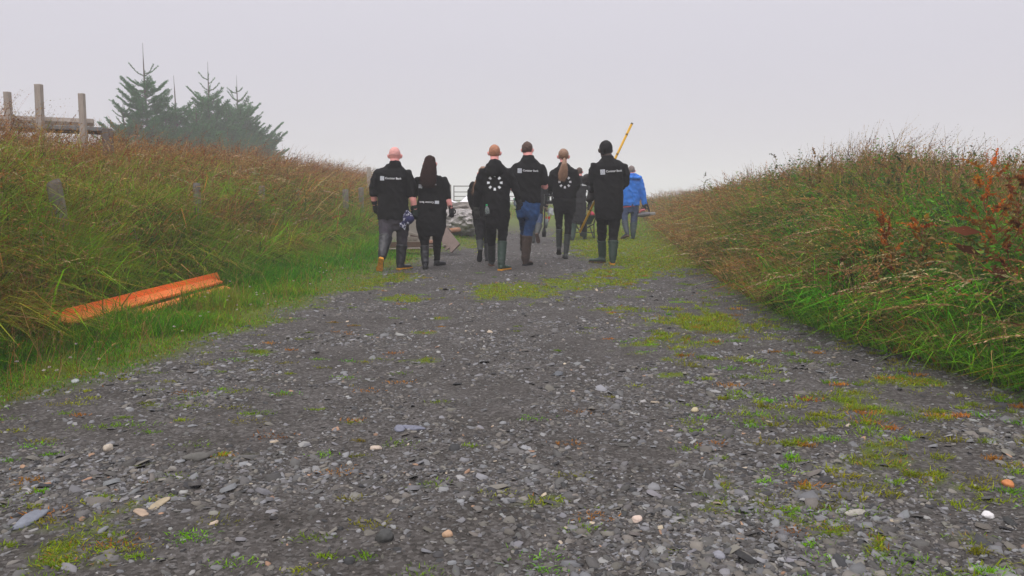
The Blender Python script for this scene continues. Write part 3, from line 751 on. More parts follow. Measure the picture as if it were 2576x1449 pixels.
stone(1748, 1032, .024, (.45, .38, .24), 'yellowish cream stone with dark side, right of centre on the track', .7, seed=4)
stone(2535, 1217, .026, (.46, .17, .06), 'orange stone near the right edge', .7, seed=5)
stone(968, 1358, .033, (.05, .05, .048), 'dark round stone, lower left of centre', .8, seed=6)
stone(1125, 1347, .020, (.42, .27, .17), 'tan pebble just right of the dark round stone', .8, seed=7)
stone(1005, 1082, .034, (.15, .155, .20), 'left of two long bluish slates in mid track', .3, 1.7, seed=8)
stone(1040, 1080, .034, (.14, .145, .19), 'right of two long bluish slates in mid track', .3, 1.9, seed=9)
stone(495, 1155, .040, (.10, .095, .085), 'dark brown slab stone with raised edge, left of centre', .6, 1.4, seed=10)
stone(75, 1312, .045, (.16, .17, .20), 'long grey-blue slate at the lower left edge', .3, 2.0, seed=11)
stone(1808, 1388, .022, (.22, .22, .25), 'smooth light grey pebble near the bottom, right of centre', .7, seed=12)
stone(1602, 1303, .022, (.55, .43, .36), 'pinkish white stone beside a mossy tuft, lower right of centre', .8, seed=13)
stone(400, 1268, .030, (.32, .26, .17), 'flat pale sandstone set in the mossy patch at lower left', .22, 2.1, seed=14)
stone(355, 1290, .025, (.34, .25, .18), 'smaller flat pale sandstone just below the first in the moss', .2, 1.9, seed=15)
stone(2155, 1288, .024, (.32, .30, .26), 'pale oblong pebble on the right half of the track', .5, 1.8, seed=16)
stone(1405, 938, .040, (.085, .09, .10), 'dark slab lying alone in the middle of the track', .3, 1.5, seed=17)
stone(190, 963, .030, (.30, .32, .32), 'pale grey stone on the left verge edge', .4, 1.5, seed=18)
# ------------------------------------------------------------------ solid shapes
class MB:
    def __init__(s): s.v = []; s.f = []
    def add(s, vs, fs):
        k = len(s.v); s.v += [Vector(p) for p in vs]; s.f += [tuple(i + k for i in q) for q in fs]
    def rings(s, rings, caps=True):
        n = len(rings[0]); k = len(s.v)
        for r in rings: s.v += [Vector(p) for p in r]
        for i in range(len(rings) - 1):
            for j in range(n):
                a = k + i * n + j; b = k + i * n + (j + 1) % n
                s.f.append((a, b, b + n, a + n))
        if caps:
            s.f.append(tuple(k + j for j in reversed(range(n)))); s.f.append(tuple(k + (len(rings) - 1) * n + j for j in range(n)))
    def tube(s, pts, rad, segs=12, ry=None, ref=None, round_=True):
        """swept tube through pts with radius per point (rx along ref, ry across), rounded ends"""
        pts = [Vector(p) for p in pts]; rad = list(rad) if hasattr(rad, '__len__') else [rad] * len(pts)
        ry = list(ry) if ry is not None and hasattr(ry, '__len__') else ([ry] * len(pts) if ry else list(rad))
        ref = Vector(ref) if ref is not None else None
        P, RX, RY = [], [], []
        if round_:
            d = (pts[0] - pts[1]).normalized()
            for q in (.95, .7, .35):
                kk = math.sqrt(1 - q * q); P.append(pts[0] + d * min(rad[0], ry[0]) * q * .8); RX.append(rad[0] * kk); RY.append(ry[0] * kk)
        P += pts; RX += rad; RY += ry
        if round_:
            d = (pts[-1] - pts[-2]).normalized()
            for q in (.35, .7, .95):
                kk = math.sqrt(1 - q * q); P.append(pts[-1] + d * min(rad[-1], ry[-1]) * q * .8); RX.append(rad[-1] * kk); RY.append(ry[-1] * kk)
        R = []; side = None
        for i, p in enumerate(P):
            t = (P[min(i + 1, len(P) - 1)] - P[max(i - 1, 0)])
            t = t.normalized() if t.length > 1e-9 else Vector((0, 0, 1))
            if ref is not None: side = ref - t * ref.dot(t)
            elif side is None: side = t.orthogonal()
            else: side = side - t * side.dot(t)
            side.normalize(); up = t.cross(side)
            R.append([p + side * math.cos(2 * PI * j / segs) * RX[i] + up * math.sin(2 * PI * j / segs) * RY[i] for j in range(segs)])
        s.rings(R)
    def box(s, c, sx, sy, sz, M=None, taper=1.0):
        vs = []
        for z in (-.5, .5):
            k = 1 if z < 0 else taper
            for x, y in ((-.5, -.5), (.5, -.5), (.5, .5), (-.5, .5)):
                p = Vector((x * sx * k, y * sy * k, z * sz)); vs.append((M @ p if M else p) + Vector(c))
        s.add(vs, [(3, 2, 1, 0), (4, 5, 6, 7), (0, 1, 5, 4), (1, 2, 6, 5), (2, 3, 7, 6), (3, 0, 4, 7)])
    def ball(s, c, rx, ry=None, rz=None, seg=14, ring=9, M=None, jit=0, seed=0):
        ry = ry or rx; rz = rz or rx; R = []
        for i in range(ring):
            th = PI * (i + .35) / (ring - .3) if i < ring - 1 else PI * (ring - .65) / (ring - .3)
            row = []
            for j in range(seg):
                a = 2 * PI * j / seg; d = Vector((math.sin(th) * math.cos(a), math.sin(th) * math.sin(a), -math.cos(th)))
                k = 1 + jit * noise.noise(d * 2 + Vector((seed, 0, 0)))
                p = Vector((d.x * rx, d.y * ry, d.z * rz)) * k
                row.append((M @ p if M else p) + Vector(c))
            R.append(row)
        s.rings(R)
    def strip(s, pts, w, side):
        vs = []; n = len(pts)
        for i, p in enumerate(pts):
            k = w * (1 - .7 * i / (n - 1)); vs += [Vector(p) - side * k * .5, Vector(p) + side * k * .5]
        s.add(vs, [(2 * i, 2 * i + 1, 2 * i + 3, 2 * i + 2) for i in range(n - 1)])
    def build(s, name, m, parent=None, remesh=0, smooth=0, wr=0, wscale=.08, bevel=0, flat=False, extra=None):
        loc = parent.matrix_basis.translation if parent else Vector((0, 0, 0))
        if parent:
            q = parent
            while q.parent: q = q.parent
            loc = q.location
        vs = [p - loc for p in s.v]
        me = bpy.data.meshes.new(name); me.from_pydata(vs, [], s.f); me.update()
        bm = bmesh.new(); bm.from_mesh(me); bmesh.ops.recalc_face_normals(bm, faces=bm.faces); bm.to_mesh(me); bm.free()
        o = bpy.data.objects.new(name, me); COL.objects.link(o); me.materials.append(m)
        if remesh or smooth or bevel:
            if bevel:
                b = o.modifiers.new('b', 'BEVEL'); b.width = bevel; b.segments = 2; b.limit_method = 'ANGLE'
            if remesh:
                r = o.modifiers.new('r', 'REMESH'); r.mode = 'VOXEL'; r.voxel_size = remesh; r.use_smooth_shade = True
            if smooth:
                r = o.modifiers.new('s', 'SMOOTH'); r.factor = .5; r.iterations = smooth
            dg = bpy.context.evaluated_depsgraph_get(); dg.update()
            me2 = bpy.data.meshes.new_from_object(o.evaluated_get(dg)); o.modifiers.clear(); o.data = me2
            bpy.data.meshes.remove(me); me = me2; me.name = name
            if not me.materials: me.materials.append(m)
        if wr:   # cloth folds: displace along normals by stretched noise
            nv = len(me.vertices); nn = np.zeros(nv * 3); me.vertices.foreach_get('co', nn); co = nn.reshape(-1, 3)
            no = np.array([v.normal for v in me.vertices])
            for i in range(nv):
                c = co[i]; q = Vector((c[0], c[1] * .6, c[2] + .45 * c[0])) / wscale
                d = 1 - abs(noise.noise(q)) * 2.2 + .35 * noise.noise(q * 2.3)
                co[i] = c + no[i] * (d - .5) * wr
            me.vertices.foreach_set('co', co.ravel()); me.update()
        if not flat:
            me.polygons.foreach_set('use_smooth', np.ones(len(me.polygons), bool))
        if parent: o.parent = parent
        return o

CROPS = {1: (1380, 540, 2.955), 2: (1520, 560, 3.082), 3: (1740, 520, 2.842), 4: (1910, 520, 2.957), 5: (2040, 540, 3.295), 6: (2150, 450, 2.588)}
def pt(c, x, y, Y):
    ox, oy, s = CROPS[c]; return at((ox + x / s) / 1.4907, (oy + y / s) / 1.4907, Y)
def gy(c, x, y):
    ox, oy, s = CROPS[c]; return gnd((ox + x / s) / 1.4907, (oy + y / s) / 1.4907).y
def lerp(a, b, t): return a + (b - a) * t

FABRIC = dict(rough=.85, spec=.16, sheen=.0, bump=.35, bscale=220)
M_black = mat('black_cotton', (.008, .0075, .008), var=.25, scale=12, **FABRIC)
M_black2 = mat('hazed_black_cotton', (.020, .019, .022), var=.25, scale=12, **FABRIC)  # black lifted towards grey: distance haze put into the colour
M_grey_tr = mat('grey_purple_trousers', (.050, .044, .054), var=.2, scale=10, **FABRIC)
M_denim = mat('blue_denim', (.030, .085, .23), col2=(.015, .045, .13), scale=14, **FABRIC)
M_denim2 = mat('dark_denim', (.045, .065, .13), col2=(.028, .04, .08), scale=14, **FABRIC)
M_skin = mat('pink_skin', (.80, .34, .31), var=.10, scale=9, rough=.55, spec=.35)
M_skin_d = mat('dark_skin', (.055, .032, .024), var=.1, scale=9, rough=.5, spec=.35)
M_bblack = mat('black_rubber_boot', (.018, .018, .022), var=.4, scale=16, rough=.42, spec=.5)
M_bgreen = mat('green_rubber_boot', (.022, .055, .038), col2=(.035, .05, .042), scale=10, rough=.5, spec=.4)
M_bgrey = mat('muddy_grey_boot', (.05, .05, .052), col2=(.035, .045, .04), scale=12, rough=.6)
M_bbrown = mat('brown_leather_boot', (.055, .035, .026), var=.35, scale=12, rough=.7)
M_sole_o = mat('amber_sole', (.60, .27, .03), var=.35, scale=24, rough=.7)
M_sole_k = mat('black_sole', (.02, .02, .02), var=.2, rough=.7)
M_sole_b = mat('brown_sole', (.10, .055, .04), var=.3, scale=30, rough=.7)
M_glove_g = mat('dark_green_glove', (.018, .030, .022), var=.3, scale=30, rough=.8)
M_glove_k = mat('black_glove', (.018, .017, .018), var=.3, scale=30, rough=.8)
M_glove_p = mat('grey_palm_glove', (.06, .058, .05), col2=(.02, .02, .02), scale=26, rough=.8)
M_print = mat('white_print', (.75, .75, .78), var=.04, rough=.7)
M_logo = mat('pale_grey_print', (.55, .57, .62), var=.06, rough=.7)
M_logo2 = mat('grey_print', (.36, .38, .43), var=.06, rough=.7)
M_blue = mat('blue_jacket', (.012, .16, .62), var=.15, scale=7, rough=.6, spec=.3, bump=.3, bscale=90)
M_redlin = mat('red_lining', (.30, .03, .04), var=.2, rough=.8)

def hand_glove(mb, W, d, n, s, curl, spread=1.0, thumb=1):
    """W wrist, d direction to the fingers, n back-of-hand normal; five bent fingers"""
    d = d.normalized(); n = (n - d * n.dot(d)).normalized(); w = d.cross(n).normalized() * thumb
    mb.tube([W - d * .03 * s, W + d * .02 * s, W + d * .06 * s, W + d * .088 * s], [.033 * s, .034 * s, .042 * s, .040 * s], 12, ry=[.027 * s, .022 * s, .019 * s, .016 * s], ref=w)
    for k, (off, L, r) in enumerate(((-.030, .066, .0085), (-.011, .080, .0095), (.010, .086, .0098), (.030, .078, .0095))):
        p = W + d * .084 * s + w * off * s; q = d.copy(); pts = [p]
        for j, fr in enumerate((.45, .32, .23)):
            a = curl * (.5 + .5 * j) * (1.1 - .08 * k)
            q = (q * math.cos(a) - n * math.sin(a)); n2 = n; p = p + (q + w * off * 2.2 * spread) * L * fr * s; pts.append(p)
        mb.tube(pts, [r * s, r * s, r * .92 * s, r * .8 * s], 8)
    p0 = W + d * .03 * s + w * .032 * s
    mb.tube([p0, p0 + (w * .8 + d * .5).normalized() * .035 * s, p0 + (w * .55 + d * .8 - n * .3).normalized() * .062 * s, p0 + (w * .35 + d * .95 - n * .6).normalized() * .083 * s], [.014 * s, .012 * s, .0105 * s, .009 * s], 8)

class Person:
    def __init__(s, c, Y, hgt, label, spec):
        s.c = c; s.Y = Y; s.k = 1 / CROPS[c][2] * Y / (F * 1.4907)       # metres per crop pixel at Y
        s.P = lambda x, y, dy=0.0: pt(c, x, y, Y + dy)
        s.sc = hgt / 1.8; g = spec
        hx, hy = g['head']; s.head = s.P(hx, hy, .03); foot = None
        root = empty('person', (s.head.x, Y, float(height(s.head.x, Y))), label, 'person', 'people walking away up the track'); s.root = root
        s.spec = g; k = s.k; sc = s.sc
        # legs
        s.legs = []
        for leg in g['legs']:
            # hip, knee, mid(boot top), ankle in crop px with radii ; foot ('ground', heelx, bottomy, toex) / ('lift', dy, heel(x,y), toe(x,y))
            ft = leg['foot']
            if ft[0] == 'ground': dyf = gy(c, ft[1], ft[2]) - Y + .02
            else: dyf = ft[1]
            pts = []; L = leg['pts']; y0, y1 = L[0][1], L[-1][1]
            for (x, y, r) in L:
                t = (y - y0) / (y1 - y0); dy = dyf * t + leg.get('knee', .05) * math.sin(PI * min(1, t * 1.05))
                pts.append((s.P(x, y, dy), r * k))
            s.legs.append((pts, ft, dyf, leg))
        # torso sections
        s.tor = [(s.P((a + b) / 2, y), (b - a) / 2 * k, dr) for (a, b, y, dr) in g['torso']]     # bottom to top
        s.build()
    def torso(s, mb, grow=0.0, upto=None, lo=None):
        R = []; segs = 28
        T = s.tor[(lo or 0):upto]
        for (c, rx, dr) in T:
            rx2 = rx + grow; ry = rx * dr + grow; ring = []
            for j in range(segs):
                a = 2 * PI * j / segs; ca, sa = math.cos(a), math.sin(a)
                e = .8; ring.append(c + Vector((math.copysign(abs(ca) ** e, ca) * rx2, math.copysign(abs(sa) ** e, sa) * ry, 0)))
            R.append(ring)
        mb.rings(R)
    def build(s):
        g, k, sc, root = s.spec, s.k, s.sc, s.root
        skin = g.get('skin', M_skin)
        # ---- body: one continuous surface
        b = MB(); hd = s.head; hw = g['hw'] * k; hh = hw * 1.52; hdp = hw * 1.22
        turn = Matrix.Rotation(g.get('turn', 0), 3, 'Z')
        b.ball(hd + Vector((0, 0, hh * .15)), hw, hdp, hh * .82, 20, 14)
        b.tube([hd + turn @ Vector((0, hdp * .35, -hh * .18)), hd + turn @ Vector((0, hdp * .5, -hh * .62))], [hw * .80, hw * .50], 14, ry=[hw * .75, hw * .5], ref=turn @ Vector((1, 0, 0)))
        b.tube([hd + turn @ Vector((0, hdp * .98, hh * .05)), hd + turn @ Vector((0, hdp * 1.16, -hh * .15))], [hw * .12, hw * .2], 8)
        b.tube([hd + turn @ Vector((-hw * .3, hdp * .92, -hh * .40)), hd + turn @ Vector((hw * .3, hdp * .92, -hh * .40))], [hw * .13, hw * .13], 8)
        b.tube([hd + turn @ Vector((-hw * .6, hdp * .78, hh * .16)), hd + turn @ Vector((hw * .6, hdp * .78, hh * .16))], [hw * .18, hw * .18], 8)
        for q in (-1, 1):
            E = turn @ Vector((q * hw * 1.08, .01, -hh * .12))
            b.tube([hd + E + Vector((0, 0, -hw * .28)), hd + E + Vector((q * hw * .1, 0, 0)), hd + E + Vector((q * hw * .12, -.004, hw * .26))], [hw * .12, hw * .18, hw * .20], 8, ry=[hw * .22, hw * .30, hw * .28], ref=(1, 0, 0))
        nk = s.P(*g['neck']); nr = g['nr'] * k
        b.tube([nk + Vector((0, 0, -.08 * sc)), nk, hd + Vector((0, .0, -hh * .30))], [nr * 1.25, nr, nr * .96], 16)
        T = MB(); s.torso(b, -.032)
        hips = s.tor[0]
        for pts, ft, dyf, leg in s.legs:
            b.tube([p for p, r in pts], [max(.03, r - .014) for p, r in pts], 14)
        s.arms = []
        for arm in g['arms']:
            A = [(s.P(x, y, dy), r * k) for (x, y, r, dy) in arm['pts']]
            s.arms.append((A, arm))
            b.tube([p for p, r in A], [max(.022, r - (.022 if i < arm.get('sleeve', 99) - 1 else (.016 if i == arm.get('sleeve', 99) - 1 else .0))) for i, (p, r) in enumerate(A)], 12)
        b.build('body', skin, root, .011 * sc, 6)
        # ---- shirt
        t = MB(); s.torso(t, 0)
        top = s.tor[-1]
        for A, arm in s.arms:
            n = arm.get('sleeve', len(A)); pp = [p for p, r in A[:n]]; rr = [r for p, r in A[:n]]
            t.tube(pp, rr, 16)
            if arm.get('flare'): t.tube([pp[-1] * .3 + pp[-2] * .7, pp[-1]], [rr[-1] * 1.0, rr[-1] * 1.16], 16)
        ck = g.get('collar', 'polo')
        if ck == 'polo':
            t.tube([nk + Vector((0, -.005, -.13 * sc)), nk + Vector((0, -.01, -.06 * sc)), nk + Vector((0, 0, .004 * sc))], [nr * 2.1, nr * 1.5, nr * 1.17], 18, ry=[nr * 1.3, nr * 1.3, nr * 1.17], ref=(1, 0, 0), round_=False)
        elif ck == 'hood':
            t.tube([nk + Vector((0, -.02, -.135 * sc)), nk + Vector((0, -.03, -.09 * sc)), nk + Vector((0, -.02, -.03 * sc)), nk + Vector((0, -.01, .004))], [nr * 2.7, nr * 2.35, nr * 1.6, nr * 1.28], 20, ry=[nr * 1.5, nr * 1.9, nr * 1.6, nr * 1.25], ref=(1, 0, 0), round_=False)
            t.ball(nk + Vector((0, -.105 * sc, -.15 * sc)), nr * 2.0, .055 * sc, .085 * sc, 16, 10, jit=.15)
            t.tube([nk + Vector((0, -.005, -.13 * sc)), nk + Vector((0, -.01, -.05 * sc)), nk + Vector((0, 0, .0))], [nr * 2.1, nr * 1.5, nr * 1.15], 18, ry=[nr * 1.3, nr * 1.3, nr * 1.15], ref=(1, 0, 0), round_=False)
        elif ck == 'coat':
            t.tube([nk + Vector((0, 0, -.12 * sc)), nk + Vector((0, 0, -.05 * sc)), nk + Vector((0, 0, .02 * sc))], [nr * 2.2, nr * 1.55, nr * 1.4], 16, round_=False)
        for ex in g.get('extra', []):
            kind = ex[0]
            if kind == 'band':
                (_, xa, xb, ya, yb, dr) = ex
                C0, C1 = s.P((xa + xb) / 2, ya), s.P((xa + xb) / 2, yb); rx = (xb - xa) / 2 * k
                t.tube([C0, (C0 + C1) / 2, C1], [rx * .96, rx * 1.02, rx], 24, ry=[rx * dr, rx * dr * 1.03, rx * dr * 1.0], ref=(1, 0, 0), round_=False)
            if kind == 'tail':
                t.tube([s.P(*ex[1]), s.P(*ex[2])], [ex[3] * k, ex[4] * k], 14, ry=[ex[3] * k * .6, ex[4] * k * .6], ref=(1, 0, 0))
        sh = t.build(g.get('topname', 'shirt'), g.get('top', M_black), root, .012 * sc, 5, wr=.013, wscale=.12)
        if 'toplabel' in g: sh['label'] = g['toplabel']
        s.shirt = sh
        # ---- trousers
        t = MB(); s0 = s.tor[0]
        if 'pelvis' in g:
            pv = [(s.P((a + c_) / 2, y), (c_ - a) / 2 * k, dr) for (a, c_, y, dr) in g['pelvis']]
            R = []
            for (c, rx, dr) in pv:
                R.append([c + Vector((math.cos(2 * PI * j / 24) * rx, math.sin(2 * PI * j / 24) * rx * dr, 0)) for j in range(24)])
            t.rings(R)
        for pts, ft, dyf, leg in s.legs:
            n = leg.get('bt', len(pts) - 1)
            t.tube([p for p, r in pts[:n + 1]], [r for p, r in pts[:n + 1]], 16)
        t.build('trousers', g.get('trousers', M_black), root, .012 * sc, 4, wr=.010, wscale=.09)
        # ---- boots
        for pts, ft, dyf, leg in s.legs:
            n = leg.get('bt', len(pts) - 1); bm_ = leg.get('boot', g.get('boot', M_bblack)); sm = leg.get('sole', g.get('sole', M_sole_k))
            t = MB(); A = pts[n:]; ank, ra = A[-1]
            if len(A) > 1:
                pp = [p for p, r in A]; rr = [r * 1.06 + .004 for p, r in A]; t.tube(pp, rr, 16, round_=False)
                t.tube([pp[0] + (pp[0] - pp[1]).normalized() * .012, pp[0] + (pp[1] - pp[0]).normalized() * .012], [rr[0] + .004] * 2, 16, round_=False)
            fl = .275 * sc * g.get('foot', 1)
            shin = (ank - pts[-2][0]).normalized()
            if ft[0] == 'ground':
                heel = s.P(ft[1], ft[2], 0); heel = Vector((heel.x, ank.y - .055, float(height(heel.x, ank.y)) + .012))
                ang = ft[3]; fd = Vector((math.sin(ang), math.cos(ang), 0)); up = Vector((0, 0, 1))
                heel.x = ank.x - fd.x * .05
            else:
                heel = s.P(ft[2][0], ft[2][1], dyf - .07); toe = s.P(ft[3][0], ft[3][1], dyf + ft[4]); fd = (toe - heel).normalized()
                up = ank - heel; up = (up - fd * up.dot(fd)).normalized()
            sd = fd.cross(up).normalized()
            secs = [(.0, .030, .035), (.08, .040, .050), (.2, .043, .062), (.35, .041, .055), (.55, .046, .040), (.75, .050, .030), (.92, .042, .024), (1.0, .026, .018)]
            R = []
            for (q, w, h) in secs:
                c = heel + fd * fl * q + up * (.016 + h * .5) * sc
                R.append([c + sd * math.cos(a) * w * sc + up * math.sin(a) * (h * .5 + .012) * sc for a in [2 * PI * j / 16 for j in range(16)]])
            t.rings(R)
            t.tube([ank, lerp(ank, heel + fd * fl * .2 + up * .05 * sc, .6), heel + fd * fl * .22 + up * .045 * sc], [ra * 1.05, ra * 1.02, .040 * sc], 14)
            bt = t.build('boot', bm_, root, .009 * sc, 4, wr=.005, wscale=.06)
            t = MB(); R = []
            for hgt in (-.004, .014):
                ring = []
                for (q, w) in ((-.02, .018), (.0, .034), (.1, .041), (.3, .036), (.5, .040), (.72, .052), (.9, .045), (1.02, .022)):
                    ring.append(heel + fd * fl * q + sd * w * sc + up * hgt * sc)
                for (q, w) in reversed(((-.02, .018), (.0, .034), (.1, .041), (.3, .036), (.5, .040), (.72, .052), (.9, .045), (1.02, .022))):
                    ring.append(heel + fd * fl * q - sd * w * sc + up * hgt * sc)
                R.append(ring)
            t.rings(R)
            t2 = t
            for q in range(9):      # cleats
                c = heel + fd * fl * (.06 + .11 * q) - up * .006 * sc
                if .34 < .06 + .11 * q < .5: continue
                M = Matrix((sd, fd, up)).transposed(); t2.box(c, .074 * sc, .014 * sc, .008, M)
            hb = heel + fd * fl * .12 - up * .010 * sc; M = Matrix((sd, fd, up)).transposed(); t2.box(hb, .07 * sc, fl * .24, .018, M)
            t2.build('sole', sm, bt, flat=True)
        # ---- gloves
        for A, arm in s.arms:
            if 'glove' not in arm: continue
            W, r = A[-1]; E = A[-2][0]; d = Vector(arm.get('hd', (W - E).normalized())); t = MB()
            hand_glove(t, W, d, Vector(arm.get('hn', (0, -1, 0))), sc * 1.1, arm.get('curl', .5), 1, arm.get('th', 1))
            t.tube([W + (E - W).normalized() * arm.get('cuff', .06), W + (E - W).normalized() * .01], [r + .006, r + .001], 12)
            t.build('glove', arm['glove'], root, .0045, 2)
        # ---- hair
        for f in g.get('hair', []): f(s)
    # --- prints
    def project(s, obj_shirt, verts2, off=.004):
        """lay points given in crop px on the back of the garment"""
        me = obj_shirt.data; loc = s.root.location
        bv = getattr(s, '_bv', None)
        if bv is None:
            bv = s._bv = BVHTree.FromPolygons([v.co[:] for v in me.vertices], [p.vertices[:] for p in me.polygons])
        out = []
        for (x, y) in verts2:
            p = s.P(x, y, 0) - loc; o = p.copy(); o.y = -1.5 + p.y; cam_o = Vector((0, 0, CAMZ)) - loc
            d = (p - cam_o).normalized(); h = bv.ray_cast(p - d * 1.2, d)
            q = (h[0] - d * off) if h[0] is not None else p - d * .1
            out.append(q)
        return out
    def print_mesh(s, name, polys, m, off=.004):
        """polys: list of (verts2, faces)"""
        vs, fs = [], []
        for v2, f2 in polys:
            k = len(vs); vs += s.project(s.shirt, v2, off); fs += [tuple(i + k for i in q) for q in f2]
        me = bpy.data.meshes.new(name); me.from_pydata(vs, [], fs); me.materials.append(m)
        o = bpy.data.objects.new(name, me); COL.objects.link(o); o.parent = s.shirt; return o
    def quad(s, c, w, h, a=0, nx=6, nyy=6):
        ca, sa = math.cos(a), math.sin(a); v = []; f = []
        for j in range(nyy + 1):
            for i in range(nx + 1):
                x, y = (i / nx - .5) * w, (j / nyy - .5) * h
                v.append((c[0] + x * ca - y * sa, c[1] + x * sa + y * ca))
        for j in range(nyy):
            for i in range(nx): q = j * (nx + 1) + i; f.append((q, q + 1, q + nx + 2, q + nx + 1))
        return v, f
    def ring_logo(s, c, R, angs, bw, bh, m=None, name='ring_print'):
        P = []
        for a in angs:
            t = math.radians(a); x, y = c[0] + math.sin(t) * R, c[1] + math.cos(t) * R
            v, f = s.quad((0, 0), 1, 1, 0, 3, 3); vv = []
            for (px, py) in v:
                w = bw * (1 + .16 * py * 2); X_, Y_ = px * w, py * bh
                vv.append((x + X_ * math.cos(-t) - Y_ * math.sin(-t), y + X_ * math.sin(-t) + Y_ * math.cos(-t)))
            P.append((vv, f))
        return s.print_mesh(name, P, m or M_print, .006)
    def words(s, text, x0, y0, wpx, tilt=0, flip=False, clip=None, m=None):
        """text from x0 (left) baseline y0 spanning wpx crop px; flip = upside down"""
        cu = bpy.data.curves.new('t', 'FONT'); cu.body = text; cu.offset = .028; cu.resolution_u = 2
        o = bpy.data.objects.new('t', cu); COL.objects.link(o)
        dg = bpy.context.evaluated_depsgraph_get(); dg.update(); me = bpy.data.meshes.new_from_object(o.evaluated_get(dg))
        v = np.array([q.co[:2] for q in me.vertices]); f = [tuple(p.vertices) for p in me.polygons]
        bpy.data.objects.remove(o)
        v[:, 0] -= v[:, 0].min(); k = wpx / v[:, 0].max(); v *= k
        if flip: v = np.stack([wpx - v[:, 0], -v[:, 1]], 1)
        ca, sa = math.cos(tilt), math.sin(tilt)
        V2 = [(x0 + x * ca + y * sa, y0 - y * ca + x * sa) for x, y in v]
        if clip: f = [q for q in f if not clip(V2[q[0]][0])]
        return s.print_mesh('lettering', [(V2, f)], m or M_print, .006)
    def bank_print(s, sq, size, tx, ty, tw, tilt=0, flip=False, squeeze=1):
        s.print_mesh('emblem_panel', [s.quad(sq, size, size * 1.08, tilt)], M_logo, .004)
        q = [];
        for a in range(0, 360, 45):
            t = math.radians(a); q.append(s.quad((sq[0] + math.sin(t) * size * .27, sq[1] + math.cos(t) * size * .27), size * .13, size * .13, t, 1, 1))
        s.print_mesh('ring_emblem', q, M_logo2, .006)
        s.words('Conister Bank', tx, ty, tw, tilt, flip)

# --- hair styles
def short_hair(col, low=.15, thick=1.07, name='hair', jit=.05, back=True):
    def f(s):
        hd = s.head; k = s.k; hw = s.spec['hw'] * k; hh = hw * 1.52; hdp = hw * 1.22; b = MB(); R = []
        segs = 26
        for i in range(12):
            ph = (i / 11); z = 1 - ph * (1 + low); row = []
            for j in range(segs):
                a = 2 * PI * j / segs; fy = math.sin(a)
                z2 = z
                if fy > .2: z2 = max(z, .52)          # forehead line
                zz = max(-.98, min(.985, z2)); r = math.sqrt(max(0, 1 - zz * zz))
                n = 1 + jit * noise.noise(Vector((math.cos(a) * r * 3, fy * r * 3, zz * 3)) * 2)
                row.append(hd + Vector((0, 0, hh * .15)) + Vector((math.cos(a) * r * hw, fy * r * hdp, zz * hh * .82)) * (thick if z > .1 else thick + (1.035 - thick) * min(1, (.1 - z) / .6)) * n)
            R.append(row)
        b.rings(R)
        o = b.build(name, col, s.root, .006, 2, wr=.004, wscale=.02)
        o['label'] = 'hair'
        del o['label']
    return f
def strands(s, b, n, p0f, p1f, w, sway=.02):
    for i in range(n):
        p0 = p0f(i); p1 = p1f(i); pts = []
        a, c = random.uniform(-sway, sway), random.uniform(-sway, sway)
        for q in range(6):
            t = q / 5; pts.append(p0.lerp(p1, t) + Vector((a * math.sin(t * PI * 1.3), c * math.sin(t * PI), 0)))
        b.strip(pts, w, Vector((1, 0, 0)) if i % 2 else Vector((.8, .6, 0)))
M_hair_dk = mat('dark_brown_hair', (.034, .014, .011), col2=(.014, .007, .006), scale=5, rough=.75, spec=.1, stretch=(18, 18, 1.5))
M_hair_gi = mat('ginger_hair', (.44, .20, .11), col2=(.33, .145, .085), scale=30, rough=.7)
M_hair_br = mat('short_brown_hair', (.085, .050, .038), var=.3, scale=30, rough=.8)
M_hair_bl = mat('blonde_hair', (.30, .17, .10), col2=(.16, .085, .05), scale=5, rough=.5, spec=.4, stretch=(18, 18, 1.5))
M_hair_gr = mat('grey_hair', (.18, .14, .13), var=.25, scale=30, rough=.8)
M_stub = mat('shaved_stubble', (.66, .33, .30), var=.08, scale=20, rough=.7)
M_beanie = mat('dark_beanie', (.010, .009, .010), var=.3, scale=40, rough=.95, bump=.5, bscale=150)

def hair_long(col, path, widths, depth=.05, n=130, w=.006, spread=1.0, name='hair', dy=-.10):
    """path in crop px from crown down, half widths px"""
    def f(s):
        k = s.k; b = MB(); hd = s.head; hw = s.spec['hw'] * k
        pts = [s.P(x, y, dyy) for (x, y, dyy) in path]; rad = [q * k for q in widths]
        b.tube(pts, rad, 20, ry=[max(.02, depth) for r in rad], ref=(1, 0, 0))
        b.ball(hd + Vector((0, -.015, hw * .33)), hw * 1.07, hw * 1.27, hw * 1.22, 18, 12)
        o = b.build(name, col, s.root, .009, 4, wr=.006, wscale=.035)
        st = MB()
        def a0(i):
            j = random.uniform(0, .55); q = j * (len(pts) - 1); a = int(q); p = pts[a].lerp(pts[min(a + 1, len(pts) - 1)], q - a); r = rad[a] * random.uniform(-1, 1) * .98
            return p + Vector((r, -depth * .95 * math.sqrt(max(0, 1 - (r / rad[a]) ** 2)) - .004, 0))
        def a1(i):
            r = rad[-1] * random.uniform(-1, 1) * 1.1 * spread
            return pts[-1] + Vector((r, -depth * .8, random.uniform(-.06, .05)))
        strands(s, st, n, a0, a1, w); t = st.build('loose_strands', col, o, flat=True)
    return f

cast = {}
